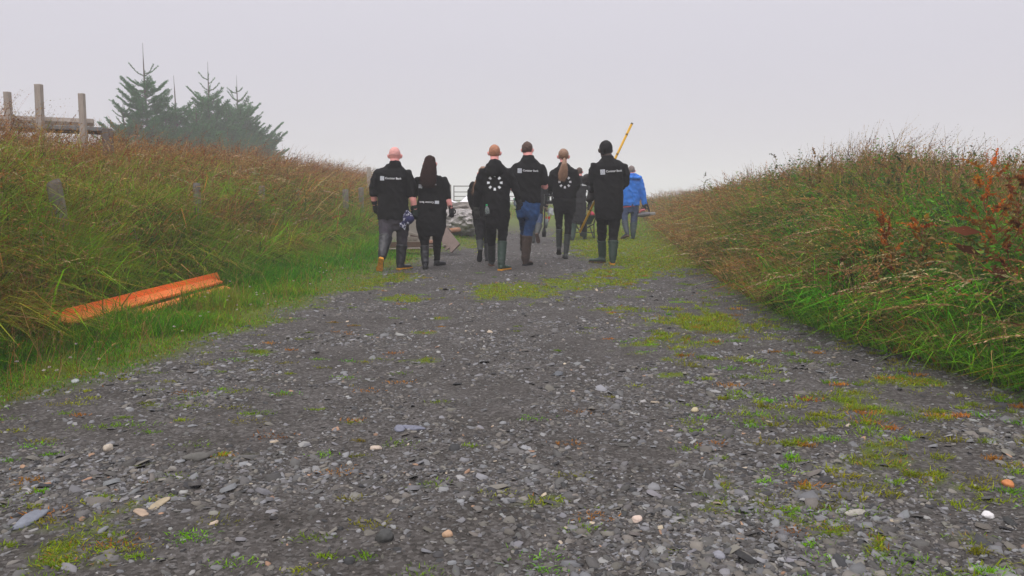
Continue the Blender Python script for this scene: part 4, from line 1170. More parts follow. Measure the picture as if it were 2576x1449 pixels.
# ---- 1: bald man, polo shirt, grey trousers
Y1 = gy(1, 380, 1392)
p = Person(1, Y1, 1.82, 'bald man in black polo and grey trousers, amber soled boots, cap in his right hand', dict(
    head=(297, 128), hw=63, neck=(295, 195), nr=52, foot=1.0,
    torso=[(112, 475, 838, .62), (108, 470, 780, .64), (110, 455, 700, .62), (112, 440, 600, .60), (110, 440, 500, .58), (108, 448, 420, .56), (100, 455, 350, .54), (110, 440, 295, .50), (150, 400, 262, .46), (200, 360, 232, .42), (225, 345, 212, .42)],
    arms=[dict(pts=[(115, 315, 46, 0), (82, 400, 55, 0), (66, 480, 52, 0), (64, 545, 48, 0), (66, 600, 36, .03), (75, 665, 30, .06)], sleeve=4, flare=1, glove=M_glove_k, hd=(.02, .10, -1), hn=(-.6, -.8, 0), curl=.6, th=-1, cuff=.05),
          dict(pts=[(435, 315, 46, 0), (462, 400, 56, 0), (480, 480, 54, 0), (486, 560, 50, -.01), (500, 620, 38, -.02), (520, 715, 27, .0)], sleeve=4, flare=1, glove=M_glove_g, hd=(.01, .06, -1), hn=(.5, -.85, 0), curl=.75, th=-1, cuff=.05)],
    pelvis=[(150, 430, 960, .6), (128, 455, 870, .62), (125, 455, 800, .60), (130, 450, 740, .58)],
    legs=[dict(pts=[(200, 850, 84), (200, 950, 78), (196, 1035, 68), (180, 1120, 56), (160, 1235, 42)], bt=2, knee=.03, boot=M_bblack, sole=M_sole_o, foot=('lift', -.32, (148, 1262), (126, 1400), .04)),
          dict(pts=[(378, 850, 84), (382, 950, 72), (378, 1035, 62), (375, 1125, 58), (358, 1325, 42)], bt=3, knee=.04, sole=M_sole_o, foot=('ground', 356, 1392, .75))],
    trousers=M_grey_tr, hair=[short_hair(M_stub, .20, 1.006, 'stubble', 0)]))
p.bank_print((157, 380), 44, 189, 388, 182, 0.03)
cast[1] = p
# ---- 2: woman with long dark hair, jacket tied round the waist
Y2 = gy(2, 230, 1380)
p = Person(2, Y2, 1.74, 'woman with long dark brown hair, bare forearms and a shirt tied round her waist', dict(
    head=(285, 165), hw=62, neck=(285, 268), nr=48,
    torso=[(138, 478, 800, .66), (138, 476, 700, .64), (142, 468, 600, .60), (150, 455, 520, .56), (152, 448, 440, .54), (145, 450, 370, .50), (160, 440, 325, .46), (205, 380, 296, .42), (235, 345, 276, .40)],
    arms=[dict(pts=[(148, 352, 42, 0), (118, 430, 48, .02), (100, 510, 44, .04), (92, 560, 40, .06), (88, 620, 30, .08), (86, 700, 24, .12)], sleeve=4, glove=M_glove_k, hd=(0, .2, -1), hn=(-.5, -.8, 0), curl=.6, th=-1),
          dict(pts=[(440, 348, 44, 0), (468, 430, 50, 0), (478, 500, 48, 0), (482, 545, 46, 0), (500, 605, 38, 0), (526, 672, 26, 0)], sleeve=4, flare=1, glove=M_glove_k, hd=(.12, 0, -1), hn=(.4, -.9, 0), curl=.8, th=-1, cuff=.045)],
    extra=[('band', 136, 480, 575, 690, .64), ('tail', (260, 780), (262, 800), 150, 120)],
    pelvis=[(150, 440, 1000, .60), (125, 465, 900, .68), (120, 476, 840, .70), (128, 474, 760, .66)],
    legs=[dict(pts=[(212, 880, 92), (218, 960, 72), (222, 1060, 54), (222, 1125, 46), (230, 1310, 38)], bt=3, knee=.02, foot=('ground', 230, 1388, -.1)),
          dict(pts=[(385, 880, 88), (375, 970, 66), (368, 1070, 52), (366, 1150, 45), (364, 1270, 38)], bt=4, knee=.04, foot=('ground', 372, 1338, .55))],
    hair=[hair_long(M_hair_dk, [(285, 110, -.05), (280, 190, -.10), (272, 270, -.13), (262, 340, -.15), (262, 412, -.15)], [60, 80, 92, 104, 78], .06, 170, .007, 1.1)]))
p.print_mesh('emblem_panel', [p.quad((174, 427), 42, 44, .1)], M_logo, .004)
p.words('Conister Bank', 205, 418, 158, -.03, clip=lambda x: 232 < x < 308)
p.print_mesh('emblem_panel', [p.quad((365, 612), 50, 36, .05)], M_logo, .006)
p.words('Conister Bank', 160, 600, 168, .03, flip=True)
cast[2] = p
# ---- 3: blonde woman mostly hidden behind the ginger man
Y3 = gy(3, 240, 1300)
p = Person(3, Y3, 1.70, 'woman with long blonde hair in black, mostly hidden behind the ginger haired man', dict(
    head=(205, 372), hw=50, neck=(195, 445), nr=36,
    torso=[(92, 285, 820, .6), (85, 285, 740, .6), (84, 290, 640, .56), (80, 295, 560, .54), (82, 298, 500, .5), (105, 280, 470, .45), (150, 245, 452, .42)],
    arms=[dict(pts=[(98, 485, 34, 0), (72, 570, 38, 0), (70, 640, 36, 0), (88, 700, 32, .02), (115, 765, 26, .05)], glove=M_glove_p, hd=(.25, .1, -1), hn=(-.2, -.9, 0), curl=.35, cuff=.03),
          dict(pts=[(280, 485, 34, 0), (300, 570, 36, 0), (300, 650, 34, 0), (292, 720, 28, .05)], glove=M_glove_p, curl=.5)],
    pelvis=[(110, 280, 920, .6), (95, 285, 850, .66), (95, 285, 780, .62)],
    legs=[dict(pts=[(155, 880, 58), (162, 950, 50), (168, 1050, 44), (172, 1100, 36), (172, 1175, 26)], bt=3, knee=.0, boot=M_bgrey, foot=('lift', -.28, (176, 1180), (164, 1298), .05)),
          dict(pts=[(240, 880, 55), (248, 960, 46), (248, 1060, 38), (250, 1130, 34), (250, 1250, 28)], bt=3, knee=.04, foot=('ground', 250, 1305, .1))],
    hair=[hair_long(M_hair_bl, [(205, 350, -.05), (190, 410, -.09), (150, 480, -.11), (125, 540, -.12), (110, 580, -.12)], [48, 50, 42, 30, 14], .05, 90, .005, 2.2)]))
cast[3] = p
# ---- 4: ginger man in hoodie
Y4 = gy(3, 405, 1402)
p = Person(3, Y4, 1.84, 'ginger haired man in a black hoodie with a white ring on its back, green wellingtons', dict(
    head=(325, 150), hw=57, neck=(325, 238), nr=46,
    torso=[(208, 492, 835, .56), (204, 490, 760, .58), (200, 490, 690, .58), (202, 488, 600, .56), (200, 488, 500, .54), (196, 490, 420, .52), (186, 486, 355, .48), (205, 460, 310, .45), (245, 415, 280, .44), (275, 380, 255, .42)],
    arms=[dict(pts=[(205, 350, 44, 0), (172, 430, 48, 0), (150, 540, 44, 0), (138, 640, 40, .02), (132, 735, 33, .06)], glove=M_glove_p, hd=(.05, .12, -1), hn=(-.3, -.9, 0), curl=.4, th=1, cuff=.0),
          dict(pts=[(470, 350, 44, 0), (515, 440, 46, 0), (552, 540, 42, 0), (575, 620, 36, .0), (582, 665, 30, .02)], glove=M_glove_k, hd=(.05, .25, -.9), hn=(.5, -.8, 0), curl=.9, th=-1, cuff=.0)],
    collar='hood', topname='hoodie',
    pelvis=[(232, 470, 960, .56), (228, 488, 880, .6), (228, 492, 800, .6), (230, 488, 740, .56)],
    legs=[dict(pts=[(292, 880, 68), (292, 960, 60), (290, 1050, 54), (292, 1125, 42), (297, 1310, 34)], bt=3, boot=M_bgrey, sole=M_sole_b, foot=('ground', 292, 1360, -.1)),
          dict(pts=[(412, 880, 66), (412, 960, 58), (410, 1040, 52), (408, 1100, 46), (398, 1335, 36)], bt=3, boot=M_bgreen, sole=M_sole_o, foot=('ground', 400, 1405, .6))],
    hair=[short_hair(M_hair_gi, .97, 1.05, 'hair', .03)]))
p.ring_logo((328, 470), 68, [0, 45, 90, 135, 225, 270, 315], 24, 29)
p.print_mesh('ring_print', [p.quad((328, 405), 16, 7, .3)], M_print, .006)
cast[4] = p
# ---- 5: man in jeans
Y5 = gy(4, 190, 1408)
p = Person(4, Y5, 1.86, 'tall brown haired man in a black polo and blue jeans with brown leather boots', dict(
    head=(197, 122), hw=57, neck=(210, 190), nr=50, turn=-.35,
    torso=[(62, 352, 712, .58), (60, 352, 640, .58), (50, 348, 560, .56), (44, 350, 470, .54), (40, 362, 390, .52), (38, 372, 330, .50), (60, 350, 280, .46), (110, 310, 245, .44), (150, 275, 215, .42)],
    arms=[dict(pts=[(62, 320, 44, 0), (30, 400, 46, .02), (10, 480, 44, .05), (5, 530, 36, .08), (40, 560, 30, .25), (80, 540, 27, .38)], sleeve=3, glove=M_glove_p, hd=(.6, .7, 0), hn=(0, 0, 1), curl=.8),
          dict(pts=[(358, 320, 44, 0), (382, 400, 46, 0), (388, 475, 46, 0), (398, 530, 36, .03), (372, 520, 30, .24), (340, 495, 27, .34)], sleeve=3, flare=1, glove=M_glove_p, hd=(-.5, .6, .3), hn=(0, 0, 1), curl=.8, cuff=.05)],
    pelvis=[(85, 320, 880, .56), (70, 338, 800, .6), (68, 342, 730, .58), (72, 340, 660, .54)],
    legs=[dict(pts=[(138, 820, 64), (150, 900, 52), (160, 990, 46), (160, 1060, 40), (150, 1200, 30)], bt=3, knee=.12, boot=M_bbrown, sole=M_sole_k, foot=('lift', .55, (150, 1235), (150, 1215), .22)),
          dict(pts=[(262, 820, 76), (240, 910, 66), (215, 1010, 54), (200, 1085, 52), (178, 1330, 44)], bt=3, knee=.03, boot=M_bbrown, sole=M_sole_k, foot=('ground', 185, 1410, .45))],
    trousers=M_denim, hair=[short_hair(M_hair_br, .97, 1.07, 'hair', .10)]))
p.bank_print((115, 355), 47, 150, 362, 174, .03)
cast[5] = p
# ---- 6: person further ahead with bucket
Y6 = gy(4, 300, 1150)
p = Person(4, Y6, 1.74, 'person in dark top half hidden behind the man in blue jeans, carrying a bucket', dict(
    head=(312, 400), hw=38, neck=(312, 455), nr=28, top=M_black2,
    torso=[(235, 372, 850, .6), (228, 374, 760, .62), (225, 376, 660, .6), (222, 380, 560, .56), (225, 390, 500, .5), (260, 360, 478, .45), (285, 340, 462, .42)],
    arms=[dict(pts=[(232, 515, 30, 0), (214, 600, 30, 0), (205, 700, 26, 0), (205, 760, 20, 0)], glove=M_glove_p),
          dict(pts=[(385, 515, 32, 0), (404, 590, 32, 0), (410, 670, 29, 0), (408, 745, 24, 0)], glove=mat('tan_glove', (.22, .15, .11), var=.2), hd=(-.05, .1, -1), curl=.8, cuff=.02)],
    pelvis=[(245, 370, 900, .56), (238, 374, 840, .6), (238, 374, 780, .56)],
    legs=[dict(pts=[(275, 850, 40), (272, 920, 36), (268, 970, 33), (266, 1010, 29), (266, 1110, 22)], bt=3, boot=M_bgrey, foot=('ground', 266, 1150, 0)),
          dict(pts=[(335, 850, 42), (330, 910, 38), (328, 960, 34), (318, 1010, 28), (308, 1050, 22)], bt=2, boot=M_bgrey, sole=M_sole_b, knee=.0, foot=('lift', -.42, (300, 1050), (325, 1155), .05))],
    trousers=M_denim2, hair=[short_hair(M_hair_br, .4, 1.08)]))
cast[6] = p
# ---- 7: ponytail woman
Y7 = gy(5, 270, 1415)
p = Person(5, Y7, 1.72, 'slim woman with a long fair ponytail over a black hoodie with white ring', dict(
    head=(240, 152), hw=60, neck=(242, 238), nr=42,
    torso=[(112, 402, 668, .54), (108, 402, 620, .56), (108, 400, 540, .56), (102, 402, 470, .54), (100, 400, 400, .52), (102, 398, 350, .5), (130, 372, 305, .46), (185, 310, 270, .42), (205, 285, 252, .40)],
    arms=[dict(pts=[(120, 345, 42, 0), (90, 430, 44, 0), (78, 510, 42, 0), (82, 558, 36, .03), (90, 560, 30, .18), (85, 575, 26, .28)], glove=M_glove_k, hd=(-.1, .6, -.4), curl=.7),
          dict(pts=[(378, 345, 42, 0), (405, 430, 44, 0), (415, 500, 42, 0), (408, 548, 36, .03), (380, 550, 30, .18), (340, 540, 26, .28)], glove=M_glove_k, hd=(-.6, .6, 0), curl=.7)],
    collar='hood', topname='hoodie',
    pelvis=[(140, 390, 840, .52), (112, 398, 770, .6), (108, 396, 700, .6), (118, 390, 640, .52)],
    legs=[dict(pts=[(178, 770, 66), (180, 850, 58), (186, 950, 46), (188, 1055, 37), (186, 1270, 30)], bt=3, boot=M_bgrey, knee=.02, foot=('lift', .12, (185, 1300), (183, 1362), .14)),
          dict(pts=[(318, 770, 70), (312, 860, 60), (298, 970, 50), (292, 1125, 40), (270, 1340, 28)], bt=3, boot=M_bgrey, knee=.04, foot=('ground', 268, 1415, -.05))],
    hair=[short_hair(M_hair_bl, .25, 1.08, 'hair', .04), hair_long(M_hair_bl, [(252, 190, -.11), (252, 250, -.17), (244, 320, -.18), (232, 390, -.17), (218, 438, -.16)], [18, 36, 54, 62, 40], .035, 110, .006, 1.1, 'ponytail')]))
p.ring_logo((258, 468), 66, [0, 45, 90, 270, 315, 135], 24, 29)
cast[7] = p
# ---- 8: man pushing the wheelbarrow
Y8 = gy(5, 365, 1190)
p = Person(5, Y8, 1.76, 'dark haired man in a long black top, greyed for haze, and green boots pushing the wheelbarrow', dict(
    head=(437, 345), hw=36, neck=(445, 400), nr=28, top=M_black2, trousers=M_black2,
    torso=[(345, 522, 880, .58), (342, 522, 800, .6), (345, 522, 700, .58), (350, 520, 620, .56), (352, 524, 540, .54), (358, 528, 480, .5), (375, 510, 440, .46), (410, 480, 415, .42)],
    arms=[dict(pts=[(368, 475, 28, 0), (345, 540, 30, 0), (338, 610, 27, .05), (350, 700, 22, .25)], glove=M_glove_k, hd=(0, .6, -.6), curl=.9),
          dict(pts=[(515, 475, 28, 0), (552, 540, 30, 0), (582, 600, 27, .04), (572, 690, 24, .2), (560, 770, 21, .34)], glove=M_glove_p, hd=(0, .5, -.7), curl=.9)],
    pelvis=[(350, 515, 960, .5), (348, 520, 900, .56), (348, 520, 840, .56)],
    legs=[dict(pts=[(385, 900, 46), (375, 940, 42), (368, 990, 36), (362, 1060, 32), (352, 1150, 28)], bt=2, boot=M_bgreen, foot=('ground', 352, 1192, -.2)),
          dict(pts=[(478, 900, 46), (488, 950, 42), (495, 1020, 38), (498, 1080, 34), (498, 1140, 28)], bt=3, boot=M_bgreen, foot=('ground', 500, 1180, .2))],
    hair=[short_hair(M_hair_br, .7, 1.08)]))
p.words('Conister Bank', 360, 510, 170, .04)
cast[8] = p
# ---- 9: man with the yellow pole
Y9 = gy(6, 385, 1402)
p = Person(6, Y9, 1.90, 'tall man in black top and dark woolly hat carrying a long yellow pole', dict(
    head=(315, 292), hw=59, neck=(335, 352), nr=45, turn=.4, skin=M_skin_d,
    torso=[(208, 484, 900, .58), (205, 486, 820, .6), (200, 482, 740, .6), (196, 482, 660, .58), (196, 480, 580, .56), (190, 486, 500, .54), (190, 500, 450, .50), (215, 480, 415, .46), (265, 425, 385, .44), (295, 385, 368, .42)],
    arms=[dict(pts=[(205, 445, 44, 0), (188, 520, 44, .02), (188, 590, 42, .04), (205, 640, 36, .18), (185, 700, 33, .30)], glove=M_glove_k, hd=(-.35, .3, -.8), hn=(-.7, -.6, 0), curl=.8, cuff=.08),
          dict(pts=[(485, 455, 44, 0), (505, 530, 46, 0), (502, 610, 42, .02), (460, 660, 36, .22), (400, 650, 30, .36)], glove=M_glove_k, hd=(-.8, .5, .1), curl=.9)],
    pelvis=[(218, 470, 960, .56), (206, 480, 880, .6), (206, 482, 800, .6)],
    legs=[dict(pts=[(275, 900, 68), (280, 980, 58), (278, 1080, 48), (275, 1170, 40), (282, 1320, 34)], bt=3, knee=.05, boot=M_bgreen, sole=M_sole_b, foot=('ground', 280, 1385, -1.1)),
          dict(pts=[(408, 900, 68), (400, 980, 58), (390, 1085, 50), (388, 1180, 46), (383, 1330, 34)], bt=3, knee=.05, boot=M_bgreen, sole=M_sole_o, foot=('ground', 385, 1404, 0.1))],
    topname='sweatshirt', hair=[short_hair(M_beanie, .80, 1.10, 'woolly_hat', .02)]))
p.bank_print((285, 505), 46, 317, 508, 158, -.06)
cast[9] = p
# ---- 10: man in blue jacket
Y10 = gy(6, 585, 1155)
p = Person(6, Y10, 1.82, 'grey haired man in a bright blue waterproof jacket and jeans carrying a chainsaw', dict(
    head=(563, 492), hw=32, neck=(570, 525), nr=26, top=M_blue, trousers=M_denim2,
    torso=[(484, 642, 832, .60), (482, 648, 760, .60), (484, 646, 680, .58), (488, 650, 610, .54), (492, 652, 560, .5), (510, 640, 535, .46), (540, 610, 522, .42)],
    arms=[dict(pts=[(500, 575, 28, 0), (484, 640, 30, .03), (480, 710, 27, .06), (488, 780, 22, .12)], glove=M_glove_p),
          dict(pts=[(648, 585, 30, 0), (664, 660, 32, 0), (680, 740, 30, 0), (692, 822, 25, 0)], glove=M_glove_p, hd=(.05, .1, -1), curl=.9, cuff=.0)],
    collar='coat', topname='jacket',
    pelvis=[(490, 628, 900, .56), (486, 634, 850, .6), (486, 634, 790, .6)],
    legs=[dict(pts=[(515, 870, 38), (495, 930, 33), (500, 990, 29), (512, 1050, 24), (524, 1095, 20)], bt=2, boot=mat('dark_boot', (.035, .045, .055), var=.2, rough=.6), sole=M_sole_b, foot=('lift', -.30, (535, 1118), (478, 1150), .12)),
          dict(pts=[(598, 870, 38), (590, 940, 34), (586, 1005, 31), (582, 1060, 27), (580, 1110, 22)], bt=2, boot=mat('dark_green_boot', (.025, .045, .045), var=.2, rough=.6), foot=('ground', 580, 1158, .1))],
    hair=[short_hair(M_hair_gr, .85, 1.05)]))
cast[10] = p
b = MB(); b.tube([p.P(555, 832), p.P(556, 843)], [76 * p.k * .98] * 2, 24, ry=[76 * p.k * .6] * 2, ref=(1, 0, 0), round_=False); b.build('red_hem', M_redlin, p.shirt)
b = MB()
for q in range(6):
    a = PI * 1.05 + q * .19 * PI; c = p.P(582, 545) + Vector((math.cos(a) * .17, -.03 + math.sin(a) * .10, -.03 + .02 * math.cos(q))); b.ball(c, .06, .04, .045, 10, 7)
b.build('hood', M_blue, p.root, .014, 4, wr=.008)

# ------------------------------------------------------------------ things they carry
def thing(name, loc, label, cat, group=None): return empty(name, loc, label, cat, group)
# cap held by the bald man
c1 = cast[1]
M_navy = mat('navy_cap', (.014, .014, .06), var=.2, rough=.8)
def paisley():
    m = mat('patterned_cloth', (.05, .05, .11), rough=.85); t = m.node_tree; b_ = t.nodes['Principled BSDF']
    v = t.nodes.new('ShaderNodeTexVoronoi'); v.inputs['Scale'].default_value = 60; tcn = t.nodes.new('ShaderNodeTexCoord'); t.links.new(tcn.outputs['Object'], v.inputs['Vector'])
    r = t.nodes.new('ShaderNodeValToRGB'); r.color_ramp.interpolation = 'CONSTANT'; r.color_ramp.elements[0].color = (.03, .03, .085, 1); r.color_ramp.elements[1].position = .62; r.color_ramp.elements[1].color = (.40, .40, .48, 1)
    s_ = t.nodes.new('ShaderNodeSeparateColor'); t.links.new(v.outputs['Color'], s_.inputs[0]); t.links.new(s_.outputs[0], r.inputs[0]); t.links.new(r.outputs[0], b_.inputs['Base Color']); return m
M_pais = paisley()
r = thing('cap', c1.P(470, 840, -.16), 'navy cap with white patterned flap hanging from the bald man\'s right hand', 'cap')
b = MB(); M = Matrix.Rotation(math.radians(-28), 3, 'Y')
b.ball(c1.P(458, 842, -.18), 60 * c1.k, .07, 44 * c1.k, 18, 12, M=M); b.build('crown', M_navy, r, .007, 2, wr=.004)
b = MB()
g_ = [(430, 728), (400, 770), (385, 815), (392, 850), (350, 880), (352, 910), (410, 955), (425, 900), (440, 862), (500, 790), (470, 760)]
fr = [c1.P(x, y, -.20) for x, y in g_]; bk = [c1.P(x, y, -.165) for x, y in g_]; n = len(g_)
b.add(fr + bk, [tuple(range(n)), tuple(reversed(range(n, 2 * n)))] + [(i, (i + 1) % n, n + (i + 1) % n, n + i) for i in range(n)])
b.build('flap', M_pais, r, .006, 3, wr=.006, wscale=.04)
b = MB(); b.box(c1.P(443, 878, -.262), 26 * c1.k, .006, 22 * c1.k, Matrix.Rotation(.5, 3, 'Y')); b.build('badge', mat('badge_grey', (.2, .2, .26), var=.3, scale=60), r)
# bottles of the ginger man
c4 = cast[4]
M_plast = mat('clear_plastic', (.55, .62, .62), rough=.12, spec=.6, trans=.75, var=.03); M_capg = mat('green_cap', (.02, .42, .14), rough=.4, var=.05)
def bottle(P, top, bot, r_, label):
    d = (bot - top); L = d.length; d.normalize(); o = thing('water_bottle', bot, label, 'bottle', 'clear water bottles with green caps')
    b = MB(); b.tube([top + d * .012, top + d * .035, top + d * .06, top + d * .10, bot], [r_ * .35, r_ * .55, r_ * .95, r_, r_ * .98], 16, round_=False); b.build('bottle_body', M_plast, o)
    b = MB(); b.tube([top - d * .006, top + d * .016], [r_ * .42, r_ * .42], 14, round_=False); b.build('bottle_cap', M_capg, o)
bottle(None, c4.P(241, 705, -.20), c4.P(252, 800, -.17), .034, 'clear bottle with a green cap standing in the ginger man\'s back pocket')
bottle(None, c4.P(535, 640, .08), c4.P(556, 712, .06), .033, 'clear bottle with a green cap gripped in the ginger man\'s right hand')
# dark carrier held in front of the ponytail woman
c7 = cast[7]; M_tub = mat('black_plastic', (.012, .012, .013), rough=.45, var=.2)
r = thing('tool_carrier', c7.P(52, 740, .25), 'black slotted plastic carrier hanging at the ponytail woman\'s left side', 'carrier')
b = MB(); Q = lambda x, y, d=.25: c7.P(x, y, d)
kk = c7.k
b.box(Q(55, 632), 106 * kk, .20, 22 * kk); b.box(Q(55, 722), 106 * kk, .20, 34 * kk)
for xx in (10, 24, 62, 100): b.box(Q(xx, 680), (12 if xx != 100 else 16) * kk, .19, 66 * kk)
b.build('frame', M_tub, r, flat=True, bevel=.004)
b = MB(); b.tube([Q(20, 622), Q(30, 575), Q(60, 556), Q(88, 575), Q(95, 622)], .009, 8); b.build('handle', M_tub, r)
b = MB(); b.tube([Q(47, 712), Q(45, 650)], .022, 12); b.build('bottle', M_plast, r)
# bucket, spade and clear bag of person 6
c6 = cast[6]; K6 = c6.k
M_gal = mat('galvanised_grey', (.20, .23, .23), rough=.45, metal=.3, var=.15)
r = thing('bucket', c6.P(405, 1000, .0), 'grey-green bucket with red handled tools, carried at the half hidden person\'s right', 'bucket')
b = MB(); b.tube([c6.P(398, 990, .1), c6.P(412, 888, .1)], [20 * K6, 32 * K6], 20, round_=False); b.build('pail', M_gal, r)
M_redh = mat('red_plastic', (.50, .02, .02), rough=.4, var=.05)
for xx, t in ((415, -6), (432, 4), (438, 10)):
    b = MB(); b.tube([c6.P(xx - 6, 920, .08), c6.P(xx + t, 868, .08)], [.012, .016], 8); b.build('tool_handle', M_redh, r)
b = MB(); b.tube([c6.P(384, 890, .1), c6.P(392, 780, .05), c6.P(408, 762, .02), c6.P(424, 785, .06), c6.P(440, 890, .1)], .004, 6); b.build('bail', M_gal, r)
r = thing('spade', c6.P(385, 1090, -.02), 'black handled spade pointing down beside the bucket', 'spade')
M_iron = mat('black_iron', (.02, .02, .022), rough=.5, var=.2)
b = MB(); b.tube([c6.P(396, 775, -.05), c6.P(392, 800, -.05), c6.P(388, 1000, -.05)], .016, 10); b.build('shaft', M_iron, r)
b = MB(); b.tube([c6.P(387, 985, -.05), c6.P(386, 1040, -.05), c6.P(385, 1092, -.05)], [.03, .065, .05], 12, ry=[.012, .01, .006], ref=(1, .6, 0), round_=False); b.build('blade', M_iron, r)
r = thing('plastic_bag', c6.P(450, 815, 0), 'small crumpled clear plastic bag hanging above the bucket', 'plastic bag')
b = MB(); b.ball(c6.P(448, 808, .1), .085, .05, .07, 14, 9, jit=1.1, seed=3); b.build('bag', mat('clear_film', (.7, .72, .74), rough=.25, trans=.5, var=.05), r, flat=True)
# yellow pole and dark coat of man 9
c9 = cast[9]
M_yel = mat('yellow_pole_paint', (.62, .34, .015), rough=.45, var=.12, scale=30)
r = thing('yellow_pole', c9.P(60, 1095, .42), 'long yellow pole held slanting across the tall man in the dark hat', 'pole')
A_, B_ = c9.P(62, 1092, .42), c9.P(566, 40, .42)
b = MB(); b.tube([A_, A_.lerp(B_, .5), B_], .0205, 12, round_=False); b.build('shaft', M_yel, r)
b = MB(); b.tube([B_, B_ + (B_ - A_).normalized() * .022], .0215, 12, round_=False); b.build('end_cap', mat('dull_cap', (.15, .14, .12), rough=.6), r)
b = MB(); b.tube([A_, A_ - (B_ - A_).normalized() * .012], .0195, 12, round_=False); b.build('end_cap', mat('dull_cap2', (.15, .14, .12), rough=.6), r)
for q in (.72, .90, .2):
    b = MB(); c_ = A_.lerp(B_, q); d = (B_ - A_).normalized(); b.tube([c_, c_ + d * .03], .0212, 12, round_=False); b.build('band', mat('dark_band', (.25, .13, .02), rough=.6), r)
r = thing('rolled_coat', c9.P(150, 800, .30), 'dark brown-black coat rolled under the left arm of the man with the yellow pole', 'coat')
M_coat = mat('dark_waxed_cloth', (.022, .018, .017), var=.3, scale=14, rough=.75, bump=.4, bscale=60)
b = MB(); b.tube([c9.P(178, 575, .24), c9.P(140, 580, .22), c9.P(128, 585, .22)], [52 * c9.k, 60 * c9.k, 56 * c9.k], 16, ry=[.10, .10, .09], ref=(0, 0, 1))
b.tube([c9.P(205, 715, .30), c9.P(170, 748, .30), c9.P(146, 785, .30)], [46 * c9.k, 42 * c9.k, 26 * c9.k], 16, ry=[.08, .07, .05])
b.tube([c9.P(190, 600, .26), c9.P(215, 660, .28), c9.P(200, 720, .30)], [44 * c9.k, 40 * c9.k, 36 * c9.k], 14)
b.build('coat_body', M_coat, r, .012, 4, wr=.014, wscale=.06)
b = MB(); b.tube([c9.P(178, 790, .36), c9.P(165, 830, .36), c9.P(152, 858, .36)], [.018, .016, .010], 8); b.build('strap', mat('grey_webbing', (.12, .12, .13), rough=.8), r)
# wheelbarrow
c8 = cast[8]; W8 = lambda x, y, d=.9: c8.P(x, y, d)
r = thing('wheelbarrow', W8(500, 1150), 'green wheelbarrow with black frame pushed by the man in haze-greyed black', 'wheelbarrow')
M_bar = mat('green_barrow_paint', (.020, .055, .035), var=.25, scale=14, rough=.5)
def tray(cx, zt, zb, wt, wb, y0, y1):
    b = MB(); t = .012; R = []
    for (z, w, ya, yb) in ((zb, wb, y0 + .18, y1 - .28), (zt, wt, y0, y1)):
        R.append([Vector((cx - w, ya, z)), Vector((cx + w, ya, z)), Vector((cx + w * .85, yb, z)), Vector((cx - w * .85, yb, z))])
    R2 = [[p + Vector((0, 0, .015)) for p in R[0]], [Vector((p.x + math.copysign(-t, p.x - cx), p.y + (t if i < 2 else -t), p.z)) for i, p in enumerate(R[1])]]
    vs = R[0] + R[1] + R2[1] + [Vector((cx + (p.x - cx) * .95, p.y, p.z)) for p in R2[0]]
    fs = [(0, 3, 2, 1)]
    for a in range(3):
        for j in range(4): fs.append((a * 4 + j, a * 4 + (j + 1) % 4, a * 4 + 4 + (j + 1) % 4, a * 4 + 4 + j))
    fs.append((12, 13, 14, 15)); b.add(vs, fs); return b
cen = W8(505, 880, .55); zb = W8(505, 1000, .55).z; zt = W8(505, 882, .55).z; kx = c8.k
b = tray(cen.x, zt, zb, 140 * kx, 85 * kx, Y8 + .55, Y8 + 1.35); b.build('tray', M_bar, r, flat=True, bevel=.006)
b = MB()
for q in (-1, 1):
    X0 = cen.x + q * .24; X1 = cen.x + q * .17
    hz = W8(400, 790, .35).z
    b.tube([Vector((cen.x + q * .30, Y8 + .30, hz - .04)), Vector((X0, Y8 + .62, zb + .02)), Vector((X1, Y8 + 1.1, zb - .06)), Vector((cen.x + q * .05, Y8 + 1.5, .18))], .016, 8)
    gz = float(height(X0, Y8 + .75)) + .012
    b.tube([Vector((X0, Y8 + .62, zb)), Vector((X0 + q * .02, Y8 + .66, gz)), Vector((X0 + q * .02, Y8 + .80, gz)), Vector((X1, Y8 + 1.02, zb - .04))], .015, 8)
b.tube([Vector((cen.x - .24, Y8 + .70, .16)), Vector((cen.x + .24, Y8 + .70, .16))], .012, 8)
b.build('frame', M_iron, r)
for q in (-1, 1):
    b = MB(); b.tube([Vector((cen.x + q * .30, Y8 + .29, hz - .04)), Vector((cen.x + q * .315, Y8 + .17, hz))], .021, 10); b.build('handle_grip', M_tub, r)
b = MB(); C_ = Vector((cen.x, Y8 + 1.5, .19)); n = 28
R = [[C_ + Vector((math.cos(2 * PI * j / 10) * .035, math.cos(a) * (.155 + math.sin(2 * PI * j / 10) * .035), math.sin(a) * (.155 + math.sin(2 * PI * j / 10) * .035))) for j in range(10)] for a in [2 * PI * i / n for i in range(n + 1)]]
b.rings(R, False); w_ = b.build('wheel', M_sole_k, r)
b = MB(); b.tube([C_ - Vector((.05, 0, 0)), C_ + Vector((.05, 0, 0))], .04, 14)
for q in range(5): a = q * 2 * PI / 5; b.tube([C_, C_ + Vector((0, math.cos(a) * .13, math.sin(a) * .13))], .012, 6)
b.build('rim', M_gal, w_)
r = thing('red_bag', W8(590, 860, .8), 'red lumpy bag lying in the wheelbarrow', 'bag')
b = MB(); b.ball(W8(580, 868, .8), 40 * kx * 1.2, .14, 38 * kx, 16, 10, jit=.35, seed=5); b.build('bag', mat('red_cloth', (.34, .03, .05), var=.25, rough=.8), r, .012, 3, wr=.012)
r = thing('crate', W8(430, 960, .7), 'black slatted crate loaded in the wheelbarrow beside the man\'s legs', 'crate')
b = MB(); k2 = c8.k
for yy in (880, 912, 944, 976): b.box(W8(425, yy, .62), 70 * k2, .02, 12 * k2)
